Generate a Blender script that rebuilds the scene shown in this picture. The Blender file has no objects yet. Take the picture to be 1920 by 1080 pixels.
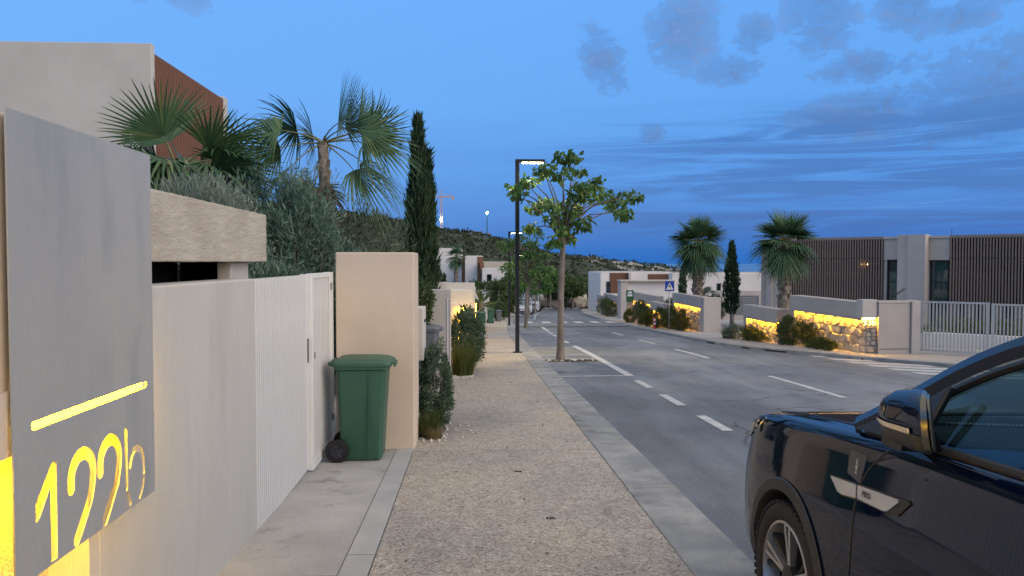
import bpy, bmesh, math, random
import numpy as np
from mathutils import Vector, Matrix
R = math.radians
random.seed(7); rng = np.random.default_rng(7)
scene = bpy.context.scene; col = scene.collection

# ------------------------------------------------------------------ camera
cd = bpy.data.cameras.new('camera'); cam = bpy.data.objects.new('camera', cd); col.objects.link(cam)
cd.sensor_width = 36; cd.lens = 36*1442/1920; cd.clip_start = .05; cd.clip_end = 60000
cam.location = (0, 0, 1.7); cam.rotation_euler = (R(90-1.9), 0, -math.atan(75/1442))
scene.camera = cam

# ------------------------------------------------------------------ sky, sun, exposure
def N(nt, t, **kw):
    n = nt.nodes.new(t)
    for k, v in kw.items():
        if k[0] == '_': n.inputs[k[1:]].default_value = v
        else: setattr(n, k, v)
    return n
def mth(nt, op, a, b=None, c=None, clamp=False):
    n = nt.nodes.new('ShaderNodeMath'); n.operation = op; n.use_clamp = clamp
    for i, x in enumerate((a, b, c)):
        if x is None: continue
        if isinstance(x, (int, float)): n.inputs[i].default_value = x
        else: nt.links.new(x, n.inputs[i])
    return n.outputs[0]
def ramp(nt, fac, stops, interp='LINEAR'):
    n = nt.nodes.new('ShaderNodeValToRGB'); e = n.color_ramp.elements; n.color_ramp.interpolation = interp
    while len(e) < len(stops): e.new(.5)
    for el, (p, c) in zip(e, stops):
        el.position = p; el.color = (c, c, c, 1) if isinstance(c, (int, float)) else (*c, 1)
    nt.links.new(fac, n.inputs[0]); return n.outputs[0]
def mixc(nt, fac, a, b, blend='MIX'):
    n = nt.nodes.new('ShaderNodeMix'); n.data_type = 'RGBA'; n.blend_type = blend
    for i, x in ((0, fac), (6, a), (7, b)):
        if isinstance(x, (int, float)): n.inputs[i].default_value = x
        elif isinstance(x, tuple): n.inputs[i].default_value = (*x, 1)
        else: nt.links.new(x, n.inputs[i])
    return n.outputs[2]

SUN_DIR = Vector((.74, -.60, .36)).normalized()        # towards the afterglow, behind the camera
world = bpy.data.worlds.new('World'); scene.world = world; world.use_nodes = True
nt = world.node_tree; nt.nodes.clear()
tc = N(nt, 'ShaderNodeTexCoord'); D = tc.outputs['Generated']
sp = N(nt, 'ShaderNodeSeparateXYZ'); nt.links.new(D, sp.inputs[0])
dx, dy, dz = sp.outputs
el = mth(nt, 'ARCSINE', dz)                              # elevation in radians
az = mth(nt, 'ARCTAN2', dx, dy)                          # 0 along the street, + to the right
azs = mth(nt, 'MULTIPLY', mth(nt, 'SINE', az), .045)     # the eastern sky is darker to the right, lower down
efac = mth(nt, 'SUBTRACT', el, azs)
efac = mth(nt, 'MULTIPLY_ADD', efac, 1/1.6, .05, clamp=True)
base = ramp(nt, efac, [(0, (.009, .090, .345)), (.05, (.013, .112, .39)), (.10, (.030, .176, .52)), (.17, (.070, .245, .615)),
                       (.26, (.088, .275, .655)), (.38, (.20, .36, .66)), (.60, (.48, .49, .54)), (1, (.54, .51, .50))])
# clouds: soft grey patches (a layer overhead) and low streaks
def noise_dir(sc, detail=6, rough=.55, off=(0, 0, 0), dist=0.0):
    m = N(nt, 'ShaderNodeMapping'); nt.links.new(D, m.inputs[0]); m.inputs['Scale'].default_value = sc; m.inputs['Location'].default_value = off
    n = N(nt, 'ShaderNodeTexNoise', _Scale=1.0, _Detail=detail, _Roughness=rough, _Distortion=dist); nt.links.new(m.outputs[0], n.inputs['Vector'])
    return n.outputs['Fac']
nA = noise_dir((12, 12, 20), 10, .64, (3.1, .4, 1.2), .9)
nB = noise_dir((38, 38, 60), 9, .68, (1, 5, 2), 1.2)
nS = noise_dir((3.2, 3.2, 46), 8, .62, (.3, 2, .7), .9)
def blob(a0, e0, ra, re, tilt=0.0):
    a = mth(nt, 'SUBTRACT', az, R(a0)); e = mth(nt, 'SUBTRACT', el, R(e0))
    if tilt: e = mth(nt, 'MULTIPLY_ADD', a, tilt, e)
    q = mth(nt, 'ADD', mth(nt, 'POWER', mth(nt, 'DIVIDE', a, R(ra)), 2.0), mth(nt, 'POWER', mth(nt, 'DIVIDE', e, R(re)), 2.0))
    return mth(nt, 'POWER', mth(nt, 'SUBTRACT', 1.0, q, clamp=True), .7)
tot = None
for b in ((15.3, 16.4, 3.6, 4.0), (24.6, 16.8, 3.4, 4.2), (30.0, 16.8, 2.9, 3.4), (37, 18.0, 6, 3.4), (9.6, 14.6, 2.7, 3.0, .5), (20.3, 15.6, 1.9, 1.9),
          (36, 10.9, 11.5, 4.2, -.1), (29, 10.0, 6.0, 2.4), (27.5, 12.8, 4.5, 1.6), (13.0, 9.4, 1.6, 1.0), (18.5, 13.4, 3.2, 1.4), (-24.5, 17.8, 4.2, 1.5, .1), (-20.5, 18.4, 3.6, 2.0, .3), (33, 15.4, 2.8, 1.4), (26, 9.4, 5.2, 1.9)):
    o = blob(*b); tot = o if tot is None else mth(nt, 'MAXIMUM', tot, o)
nn = mth(nt, 'MULTIPLY_ADD', nB, .85, mth(nt, 'MULTIPLY', nA, 1.1))
cu = mth(nt, 'MULTIPLY_ADD', tot, .62, mth(nt, 'SUBTRACT', nn, .98))
cu = ramp(nt, cu, [(.28, 0), (.48, .55), (.74, 1)], 'EASE')
cul = ramp(nt, mth(nt, 'MULTIPLY_ADD', nA, .8, mth(nt, 'MULTIPLY_ADD', mth(nt, 'SUBTRACT', el, R(10)), .8, mth(nt, 'MULTIPLY', nB, .35))), [(.42, (.034, .122, .35)), (.66, (.064, .148, .355)), (.84, (.112, .205, .435))])
skyc = mixc(nt, mth(nt, 'MULTIPLY', cu, .92), base, cul)
# streaky stratus low over the sea, mostly to the right
sm = mth(nt, 'MULTIPLY', ramp(nt, mth(nt, 'MULTIPLY_ADD', el, 3.0, .1), [(.14, 0), (.24, 1), (.55, .9), (.72, 0)], 'EASE'),
         ramp(nt, mth(nt, 'MULTIPLY_ADD', az, .5, .5), [(.50, .12), (.66, 1)], 'EASE'))
s1 = mth(nt, 'MULTIPLY', ramp(nt, nS, [(.40, 0), (.56, 1)], 'EASE'), sm)
skyc = mixc(nt, mth(nt, 'MULTIPLY', s1, .85), skyc, (.016, .100, .34))
s2 = mth(nt, 'MULTIPLY', ramp(nt, nS, [(.30, 1), (.40, 0)], 'EASE'), sm)
skyc = mixc(nt, mth(nt, 'MULTIPLY', s2, .5), skyc, (.085, .235, .55))
# high thin cloud over the rest of the dome
hc = mth(nt, 'MULTIPLY', ramp(nt, mth(nt, 'MULTIPLY', el, 1/1.6), [(.30, 0), (.5, .8)], 'EASE'), ramp(nt, nA, [(.35, .5), (.65, 1)]))
skyc = mixc(nt, hc, skyc, (.64, .58, .53))
bg1 = N(nt, 'ShaderNodeBackground', _Strength=1.0); nt.links.new(skyc, bg1.inputs[0])
sky = N(nt, 'ShaderNodeTexSky', sky_type='NISHITA'); sky.sun_disc = False
sky.sun_elevation = R(3.0); sky.sun_rotation = math.atan2(SUN_DIR.x, SUN_DIR.y); sky.altitude = 100; sky.dust_density = 2.0
bg2 = N(nt, 'ShaderNodeBackground', _Strength=.03); nt.links.new(sky.outputs[0], bg2.inputs[0])
ad = N(nt, 'ShaderNodeAddShader'); nt.links.new(bg1.outputs[0], ad.inputs[0]); nt.links.new(bg2.outputs[0], ad.inputs[1])
wo = N(nt, 'ShaderNodeOutputWorld'); nt.links.new(ad.outputs[0], wo.inputs[0])

sl = bpy.data.lights.new('sun', 'SUN'); sun = bpy.data.objects.new('sun', sl); col.objects.link(sun)
sl.energy = 1.55; sl.angle = R(55); sl.color = (1.0, .82, .60)
sun.rotation_euler = SUN_DIR.to_track_quat('Z', 'Y').to_euler()
vs = scene.view_settings; vs.view_transform = 'Standard'; vs.look = 'None'; vs.exposure = 0.50; vs.gamma = 1
scene.cycles.use_denoising = True; scene.cycles.max_bounces = 8; scene.cycles.transparent_max_bounces = 12
scene.cycles.sample_clamp_indirect = 6; scene.cycles.caustics_reflective = False; scene.cycles.caustics_refractive = False

# ------------------------------------------------------------------ helpers
def tag(o, label=None, cat=None, group=None, kind=None):
    if label: o['label'] = label
    if cat: o['category'] = cat
    if group: o['group'] = group
    if kind: o['kind'] = kind
    return o
def thing(name, label, cat, loc=(0, 0, 0), rz=0.0, group=None):
    o = bpy.data.objects.new(name, None); col.objects.link(o); o.empty_display_size = .2
    o.location = loc; o.rotation_euler = (0, 0, rz); return tag(o, label, cat, group)
def link(name, me, parent=None, local=False):
    o = bpy.data.objects.new(name, me); col.objects.link(o)
    if parent is not None:
        o.parent = parent
        if parent.type == 'EMPTY' and not local: o.location = -Vector(parent.location)
    return o
class MB:
    def __init__(s): s.v = []; s.f = []
    def add(s, vs, fs):
        o = len(s.v); s.v += [tuple(map(float, p)) for p in vs]; s.f += [tuple(i+o for i in q) for q in fs]; return s
    def box(s, x0, x1, y0, y1, z0, z1):
        return s.add([(x, y, z) for z in (z0, z1) for y in (y0, y1) for x in (x0, x1)],
                     [(0, 2, 3, 1), (4, 5, 7, 6), (0, 1, 5, 4), (2, 6, 7, 3), (0, 4, 6, 2), (1, 3, 7, 5)])
    def hexa(s, b, t):      # 4 bottom + 4 top corners, counter-clockwise from above
        return s.add(list(b)+list(t), [(3, 2, 1, 0), (4, 5, 6, 7)]+[(i, (i+1) % 4, (i+1) % 4+4, i+4) for i in range(4)])
    def obox(s, c, ax, hx, hy, z0, z1):      # box rotated by ax (radians) about z around c
        ca, sa = math.cos(ax), math.sin(ax)
        q = [(c[0]+a*ca-b*sa, c[1]+a*sa+b*ca) for a, b in ((-hx, -hy), (hx, -hy), (hx, hy), (-hx, hy))]
        return s.hexa([(*p, z0) for p in q], [(*p, z1) for p in q])
    def prism(s, poly, h, f):      # poly 2d ccw; f(u,v,w)->xyz, w in 0..h
        n = len(poly)
        return s.add([f(u, v, 0) for u, v in poly]+[f(u, v, h) for u, v in poly],
                     [tuple(range(n-1, -1, -1)), tuple(range(n, 2*n))]+[(i, (i+1) % n, (i+1) % n+n, i+n) for i in range(n)])
    def tube(s, path, rad, n=8, cap=True):
        P = [Vector(p) for p in path]; m = len(P)
        rs = rad if hasattr(rad, '__len__') else [rad]*m
        t0 = (P[1]-P[0]).normalized(); up = Vector((0, 0, 1)) if abs(t0.z) < .9 else Vector((0, 1, 0))
        u = t0.cross(up).normalized(); vs = []
        for i in range(m):
            t = (P[min(i+1, m-1)]-P[max(i-1, 0)]).normalized()
            u = (u-t*u.dot(t)).normalized(); w = t.cross(u)
            vs += [P[i]+rs[i]*(u*math.cos(2*math.pi*k/n)+w*math.sin(2*math.pi*k/n)) for k in range(n)]
        fs = [(i*n+k, i*n+(k+1) % n, (i+1)*n+(k+1) % n, (i+1)*n+k) for i in range(m-1) for k in range(n)]
        if cap: fs += [tuple(range(n-1, -1, -1)), tuple(range((m-1)*n, m*n))]
        return s.add(vs, fs)
    def lathe(s, prof, c=(0, 0, 0), axis='z', n=24, cap=True):     # prof [(r,h)]
        vs = []
        for r, h in prof:
            for k in range(n):
                a = 2*math.pi*k/n; p = (r*math.cos(a), r*math.sin(a), h)
                if axis == 'x': p = (p[2], p[0], p[1])
                if axis == 'y': p = (p[1], p[2], p[0])
                vs.append((p[0]+c[0], p[1]+c[1], p[2]+c[2]))
        m = len(prof)
        fs = [(i*n+k, i*n+(k+1) % n, (i+1)*n+(k+1) % n, (i+1)*n+k) for i in range(m-1) for k in range(n)]
        if cap: fs += [tuple(range(n-1, -1, -1)), tuple(range((m-1)*n, m*n))]
        return s.add(vs, fs)
    def grid(s, P, flip=False):
        P = np.asarray(P, float); a, b = P.shape[:2]
        fs = [(i*b+j, i*b+j+1, (i+1)*b+j+1, (i+1)*b+j) for i in range(a-1) for j in range(b-1)]
        if flip: fs = [q[::-1] for q in fs]
        return s.add(P.reshape(-1, 3), fs)
    def mesh(s, name, mat, smooth=False):
        me = bpy.data.meshes.new(name); me.from_pydata(s.v, [], s.f)
        me.validate()
        if mat: me.materials.append(mat)
        if smooth: me.polygons.foreach_set('use_smooth', [True]*len(me.polygons))
        me.update(); return me
    def build(s, name, mat, parent=None, smooth=False, bev=0, local=False, sharp=None):
        o = link(name, s.mesh(name, mat, smooth), parent, local)
        if bev:
            m = o.modifiers.new('bevel', 'BEVEL'); m.width = bev; m.segments = 2; m.limit_method = 'ANGLE'; m.angle_limit = R(40)
        if smooth and sharp: o.data.set_sharp_from_angle(angle=R(sharp))
        return o
def np_mesh(name, V, F, mat):
    V = np.asarray(V, np.float32); F = np.asarray(F, np.int32); k = F.shape[1]
    me = bpy.data.meshes.new(name); me.vertices.add(len(V)); me.vertices.foreach_set('co', V.ravel())
    me.loops.add(F.size); me.loops.foreach_set('vertex_index', F.ravel())
    me.polygons.add(len(F)); me.polygons.foreach_set('loop_start', np.arange(0, F.size, k, dtype=np.int32))
    me.update(calc_edges=True); me.materials.append(mat); return me
def box1(name, mat, b, parent=None, bev=0, **kw): return MB().box(*b).build(name, mat, parent, bev=bev, **kw)

# ------------------------------------------------------------------ materials
MATS = {}
def pbr(name, c1, c2=None, scale=3.0, rough=.75, bump=0.0, bscale=90.0, spec=.4, metallic=0.0, coat=0.0, stretch=(1, 1, 1),
        fine=0.0, fscale=60.0, lo=.35, hi=.65, c3=None, c3scale=1.0, c3lo=.58, c3hi=.7, detail=5):
    m = bpy.data.materials.new(name); m.use_nodes = True; nt = m.node_tree; p = nt.nodes['Principled BSDF']
    p.inputs['Roughness'].default_value = rough; p.inputs['Metallic'].default_value = metallic
    p.inputs['Specular IOR Level'].default_value = spec; p.inputs['Coat Weight'].default_value = coat; p.inputs['Coat Roughness'].default_value = .03
    tc = N(nt, 'ShaderNodeTexCoord'); mp = N(nt, 'ShaderNodeMapping'); nt.links.new(tc.outputs['Object'], mp.inputs[0]); mp.inputs['Scale'].default_value = stretch
    def noise(sc, det=detail, rg=.6, src=mp):
        n = N(nt, 'ShaderNodeTexNoise', _Scale=sc, _Detail=det, _Roughness=rg); nt.links.new(src.outputs[0], n.inputs['Vector']); return n.outputs['Fac']
    c = None
    if c2: c = ramp(nt, noise(scale), [(lo, c1), (hi, c2)])
    if c3: c = mixc(nt, ramp(nt, noise(c3scale, 6, .65), [(c3lo, 0), (c3hi, 1)]), c if c else c1, c3)
    if fine:
        f = ramp(nt, noise(fscale, 3), [(.25, 1-fine), (.75, 1+fine*.6)]); c = mixc(nt, 1.0, c if c else c1, f, 'MULTIPLY')
    if c is None: p.inputs['Base Color'].default_value = (*c1, 1)
    else: nt.links.new(c, p.inputs['Base Color'])
    if bump:
        b = N(nt, 'ShaderNodeBump', _Strength=bump, _Distance=.01); nt.links.new(noise(bscale, 4), b.inputs['Height']); nt.links.new(b.outputs[0], p.inputs['Normal'])
    return m
def emit(name, c, s):
    m = bpy.data.materials.new(name); m.use_nodes = True; nt = m.node_tree; nt.nodes.clear()
    e = N(nt, 'ShaderNodeEmission', _Strength=s); e.inputs[0].default_value = (*c, 1)
    o = N(nt, 'ShaderNodeOutputMaterial'); nt.links.new(e.outputs[0], o.inputs[0]); return m
def leafmat(name, c1, c2, c3=None, trans=.25, rough=.55):
    m = bpy.data.materials.new(name); m.use_nodes = True; nt = m.node_tree; p = nt.nodes['Principled BSDF']
    g = N(nt, 'ShaderNodeNewGeometry')
    c = ramp(nt, g.outputs['Random Per Island'], [(0, c1), (.85, c2), (1, c3 or c2)])
    nt.links.new(c, p.inputs['Base Color']); p.inputs['Roughness'].default_value = rough; p.inputs['Specular IOR Level'].default_value = .3
    t = N(nt, 'ShaderNodeBsdfTranslucent'); nt.links.new(c, t.inputs[0])
    x = N(nt, 'ShaderNodeMixShader', _Fac=trans); nt.links.new(p.outputs[0], x.inputs[1]); nt.links.new(t.outputs[0], x.inputs[2])
    nt.links.new(x.outputs[0], nt.nodes['Material Output'].inputs[0]); return m
def glassmat(name, tint, rough=.02, refl=.12, alpha=.75):
    m = bpy.data.materials.new(name); m.use_nodes = True; nt = m.node_tree; nt.nodes.clear()
    tr = N(nt, 'ShaderNodeBsdfTransparent'); tr.inputs[0].default_value = (*tint, 1)
    gl = N(nt, 'ShaderNodeBsdfGlossy', _Roughness=rough)
    fr = N(nt, 'ShaderNodeFresnel', _IOR=1.5); f = mth(nt, 'MULTIPLY_ADD', fr.outputs[0], .75, refl, clamp=True)
    x = N(nt, 'ShaderNodeMixShader'); nt.links.new(f, x.inputs[0]); nt.links.new(tr.outputs[0], x.inputs[1]); nt.links.new(gl.outputs[0], x.inputs[2])
    o = N(nt, 'ShaderNodeOutputMaterial'); nt.links.new(x.outputs[0], o.inputs[0]); return m
def aggregate(name):
    m = bpy.data.materials.new(name); m.use_nodes = True; nt = m.node_tree; p = nt.nodes['Principled BSDF']
    tc = N(nt, 'ShaderNodeTexCoord'); O = tc.outputs['Object']
    v = N(nt, 'ShaderNodeTexVoronoi', _Scale=72.0); nt.links.new(O, v.inputs['Vector'])
    sx = N(nt, 'ShaderNodeSeparateXYZ'); nt.links.new(v.outputs['Color'], sx.inputs[0])
    c = ramp(nt, sx.outputs[0], [(0, (.11, .097, .086)), (.12, (.33, .298, .258)), (.45, (.455, .415, .36)), (.8, (.55, .51, .45)), (.95, (.60, .57, .52)), (1, (.78, .76, .72))])
    def noise(s, d=5):
        n = N(nt, 'ShaderNodeTexNoise', _Scale=s, _Detail=d, _Roughness=.62); nt.links.new(O, n.inputs['Vector']); return n.outputs['Fac']
    c = mixc(nt, ramp(nt, v.outputs['Distance'], [(.0, 0), (.75, .45)]), c, (.29, .262, .23))
    c = mixc(nt, 1.0, c, ramp(nt, noise(.55, 7), [(.3, (.72, .74, .78)), (.5, (.99, .97, .94)), (.7, (1.14, 1.07, .96))]), 'MULTIPLY')
    c = mixc(nt, 1.0, c, ramp(nt, noise(9, 4), [(.3, .86), (.7, 1.08)]), 'MULTIPLY')
    c = mixc(nt, ramp(nt, noise(5.5, 3), [(.70, 0), (.76, .6)]), c, (.15, .135, .12))
    nt.links.new(c, p.inputs['Base Color']); p.inputs['Roughness'].default_value = .9; p.inputs['Specular IOR Level'].default_value = .2
    b = N(nt, 'ShaderNodeBump', _Strength=.7, _Distance=.006); b.invert = True; nt.links.new(v.outputs['Distance'], b.inputs['Height']); nt.links.new(b.outputs[0], p.inputs['Normal'])
    return m
def asphalt(name):
    m = bpy.data.materials.new(name); m.use_nodes = True; nt = m.node_tree; p = nt.nodes['Principled BSDF']
    tc = N(nt, 'ShaderNodeTexCoord'); O = tc.outputs['Object']
    def noise(s, d=5, st=(1, 1, 1), r=.6):
        mp = N(nt, 'ShaderNodeMapping'); nt.links.new(O, mp.inputs[0]); mp.inputs['Scale'].default_value = st
        n = N(nt, 'ShaderNodeTexNoise', _Scale=s, _Detail=d, _Roughness=r); nt.links.new(mp.outputs[0], n.inputs['Vector']); return n.outputs['Fac']
    c = ramp(nt, noise(.30, 7, (1, .5, 1)), [(.34, (.122, .132, .150)), (.5, (.168, .178, .196)), (.66, (.240, .245, .250))])
    c = mixc(nt, 1.0, c, ramp(nt, noise(1.0, 5, (1.1, .035, 1)), [(.35, .80), (.65, 1.16)]), 'MULTIPLY')
    c = mixc(nt, 1.0, c, ramp(nt, noise(105, 3), [(.3, .55), (.7, 1.4)]), 'MULTIPLY')
    c = mixc(nt, 1.0, c, ramp(nt, noise(3.0, 6, (1, .3, 1)), [(.3, .84), (.7, 1.14)]), 'MULTIPLY')
    wv = N(nt, 'ShaderNodeTexNoise', _Scale=1.6, _Detail=5.0); nt.links.new(O, wv.inputs['Vector'])
    vm = N(nt, 'ShaderNodeVectorMath', operation='MULTIPLY_ADD'); nt.links.new(wv.outputs['Color'], vm.inputs[0]); vm.inputs[1].default_value = (.9, .9, .9); nt.links.new(O, vm.inputs[2])
    vr = N(nt, 'ShaderNodeTexVoronoi', feature='DISTANCE_TO_EDGE', _Scale=.22); nt.links.new(vm.outputs[0], vr.inputs['Vector'])
    ck = mth(nt, 'MULTIPLY', ramp(nt, vr.outputs['Distance'], [(.0, 1), (.011, 0)]), ramp(nt, noise(.35, 3), [(.50, 0), (.56, .8)]))
    c = mixc(nt, ck, c, (.035, .035, .037))
    c = mixc(nt, ramp(nt, noise(.9, 3), [(.69, 0), (.74, .55)]), c, (.055, .055, .058))
    nt.links.new(c, p.inputs['Base Color'])
    nt.links.new(ramp(nt, noise(1.3, 4), [(.3, .66), (.7, .9)]), p.inputs['Roughness']); p.inputs['Specular IOR Level'].default_value = .35
    b = N(nt, 'ShaderNodeBump', _Strength=.5, _Distance=.004); nt.links.new(noise(190, 3), b.inputs['Height']); nt.links.new(b.outputs[0], p.inputs['Normal'])
    return m
def scrub(name):
    m = bpy.data.materials.new(name); m.use_nodes = True; nt = m.node_tree; p = nt.nodes['Principled BSDF']
    tc = N(nt, 'ShaderNodeTexCoord'); O = tc.outputs['Object']
    def noise(s, d=6, r=.6):
        n = N(nt, 'ShaderNodeTexNoise', _Scale=s, _Detail=d, _Roughness=r); nt.links.new(O, n.inputs['Vector']); return n.outputs['Fac']
    c = ramp(nt, noise(.35, 8, .68), [(.40, (.030, .044, .024)), (.55, (.060, .070, .042)), (.66, (.17, .155, .115)), (.78, (.36, .33, .28))])
    c = mixc(nt, 1.0, c, ramp(nt, noise(.02, 4), [(.35, .7), (.65, 1.2)]), 'MULTIPLY')
    sy = N(nt, 'ShaderNodeSeparateXYZ'); nt.links.new(O, sy.inputs[0])
    rocky = ramp(nt, noise(.09, 8, .7), [(.40, (.07, .08, .055)), (.5, (.24, .22, .18)), (.62, (.48, .45, .40))])
    c = mixc(nt, ramp(nt, mth(nt, 'MULTIPLY', sy.outputs[1], .001), [(.45, 0), (.55, 1)]), c, rocky)
    nt.links.new(c, p.inputs['Base Color']); p.inputs['Roughness'].default_value = .95; p.inputs['Specular IOR Level'].default_value = .1
    return m
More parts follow.
